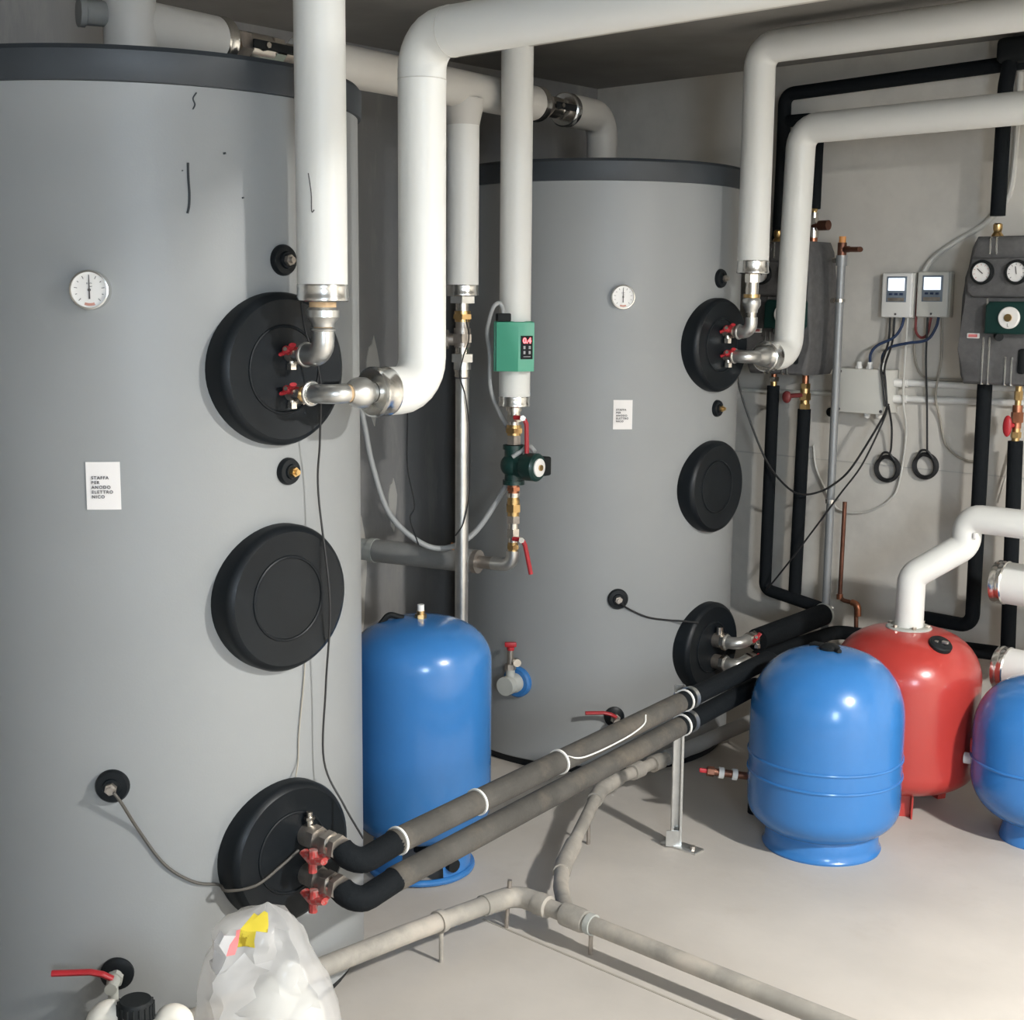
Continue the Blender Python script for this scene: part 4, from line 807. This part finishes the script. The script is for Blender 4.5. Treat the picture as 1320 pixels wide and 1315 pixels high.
obj('cap_ribs', rb, 'black_rubber', cpo)
bc0 = Vector((-1.994, 1.504, 0)); NU, NV = 96, 64
LE = [(0, .125), (.10, .150), (.31, .140), (.40, .128), (.433, .116), (.445, .103), (.475, .105), (.502, .080), (.516, .045), (.526, .012), (.532, .003)]
RE = [(0, .120), (.10, .145), (.31, .130), (.37, .110), (.42, .083), (.475, .062), (.500, .050), (.512, .037), (.522, .020), (.528, .008), (.532, .003)]
def lerp(t, z):
    for (a, ra), (b, rb_) in zip(t, t[1:]):
        if z <= b: return ra+(rb_-ra)*(z-a)/(b-a)
    return t[-1][1]
def bagp(u, v, off=0):
    th = 2*PI*u; z = .532*(1-(1-v)**1.35); c, s = math.cos(th), math.sin(th)
    L_, R_ = lerp(LE, z), lerp(RE, z); d_ = .55*(L_+R_)/2+.012
    if z > .50: d_ *= max(.15, (.532-z)/.032)
    k = min(1, max(0, (z-.12)/.3))
    fold = 1+.26*k*math.sin(3*th+.6+3.5*z)*(abs(s)**.5)+.10*k*math.sin(7*th+11*z)
    q = Vector((c*1.7, s*1.7, z*9))
    e = .016*noise.noise(q)+.008*noise.noise(q*2.3+Vector((3, 1, 2)))
    lat = (R_ if c > 0 else L_)*(1 if c >= 0 else 1)
    p = jx*(lat*c*(abs(c)+1e-6)**-.12)+jy*((d_*fold)*s)
    n_ = (jx*c+jy*s)
    return bc0+p+n_*(e*(abs(s))*min(1, d_/.05)+off)+Z3*z
tp = thing('plastic_bag', 'crumpled white plastic bag with yellow print standing on the floor at the bottom', 'bag', bc0)
NU, NV = 34, 30
rnd = random.Random(11)
G = {}
for j in range(NV+1):
    for i in range(NU):
        v = j/NV; q = bagp((i+rnd.uniform(-.30, .30))/NU, max(0, min(1, v+(rnd.uniform(-.35, .35)/NV if 0 < j < NV else 0))))
        th = 2*PI*i/NU; n_ = jx*math.cos(th)+jy*math.sin(th)
        amp = .011*min(1, (1-v)*5)
        G[i, j] = q+n_*(amp*(1.5-3*abs(noise.noise(q*13)+.3*noise.noise(q*31)))*(abs(math.sin(th))*.9+.1))
mb = MB(); vv = {k: mb.bm.verts.new(p) for k, p in G.items()}
for j in range(NV):
    for i in range(NU):
        a, b, c, d = vv[i, j], vv[(i+1) % NU, j], vv[(i+1) % NU, j+1], vv[i, j+1]
        if (i+j) % 2: mb.bm.faces.new((a, b, c)); mb.bm.faces.new((a, c, d))
        else: mb.bm.faces.new((a, b, d)); mb.bm.faces.new((b, c, d))
mb.bm.faces.new([vv[i, NV] for i in range(NU)])
obj('film', mb, 'bag_film', tp, sharp=32)
ct = MB()
for dx, dy, z, r_ in ((-.03, -.01, .12, .09), (.05, .0, .11, .085), (.0, .01, .22, .085), (.055, .0, .30, .052), (-.045, .01, .27, .060), (.01, -.01, .335, .052), (.04, .0, .375, .035)):
    ct.sphere(bc0+jx*dx+jy*dy+Z3*z, r_, 1, 1, 1)
for v_ in ct.bm.verts: v_.co += (v_.co-bc0).normalized()*.012*noise.noise(v_.co*30)
obj('contents', ct, 'cream_plastic', tp, sharp=60)
def patch(cells, m, nm):
    """print on the film: the same faces lifted a millimetre"""
    mb = MB(); vs = {}
    for (i, j) in cells:
        q = []
        for di, dj in ((0, 0), (1, 0), (1, 1), (0, 1)):
            k = ((i+di) % NU, j+dj)
            if k not in vs:
                p = G[k]; ce = bc0+Z3*p.z; vs[k] = mb.bm.verts.new(p+(p-ce).normalized()*.0015)
            q.append(vs[k])
        a, b, c, d = q
        if (i+j) % 2: mb.bm.faces.new((a, b, c)); mb.bm.faces.new((a, c, d))
        else: mb.bm.faces.new((a, b, d)); mb.bm.faces.new((b, c, d))
    obj(nm, mb, m, tp, sharp=32)
patch([(i, j) for i in (23, 24) for j in (24, 25, 26, 27)]+[(25, 26), (25, 27)], 'yellow_print', 'yellow_print')
patch([(22, 23), (22, 24), (22, 25)], 'red_print', 'red_print')
patch([(i, j) for i in (20, 21) for j in (21, 22, 23, 24)], 'paper', 'white_print')
patch([(i, j) for i in (18, 19) for j in (11, 12)], 'blue_print', 'blue_print')

# ---------------------------------------------------------------- ceiling lamp (outside the frame, lights the room)
tp = thing('ceiling_lamp', 'rectangular ceiling lamp outside the picture to the right', 'lamp', LAMP)
obj('lamp_housing', MB().box(LAMP+Z3*.08, (.36, .22, .05), None, .01), 'white_plastic', tp)
obj('diffuser', MB().box(LAMP+Z3*.02, (.32, .18, .07), None, .02), 'lamp_glow', tp)
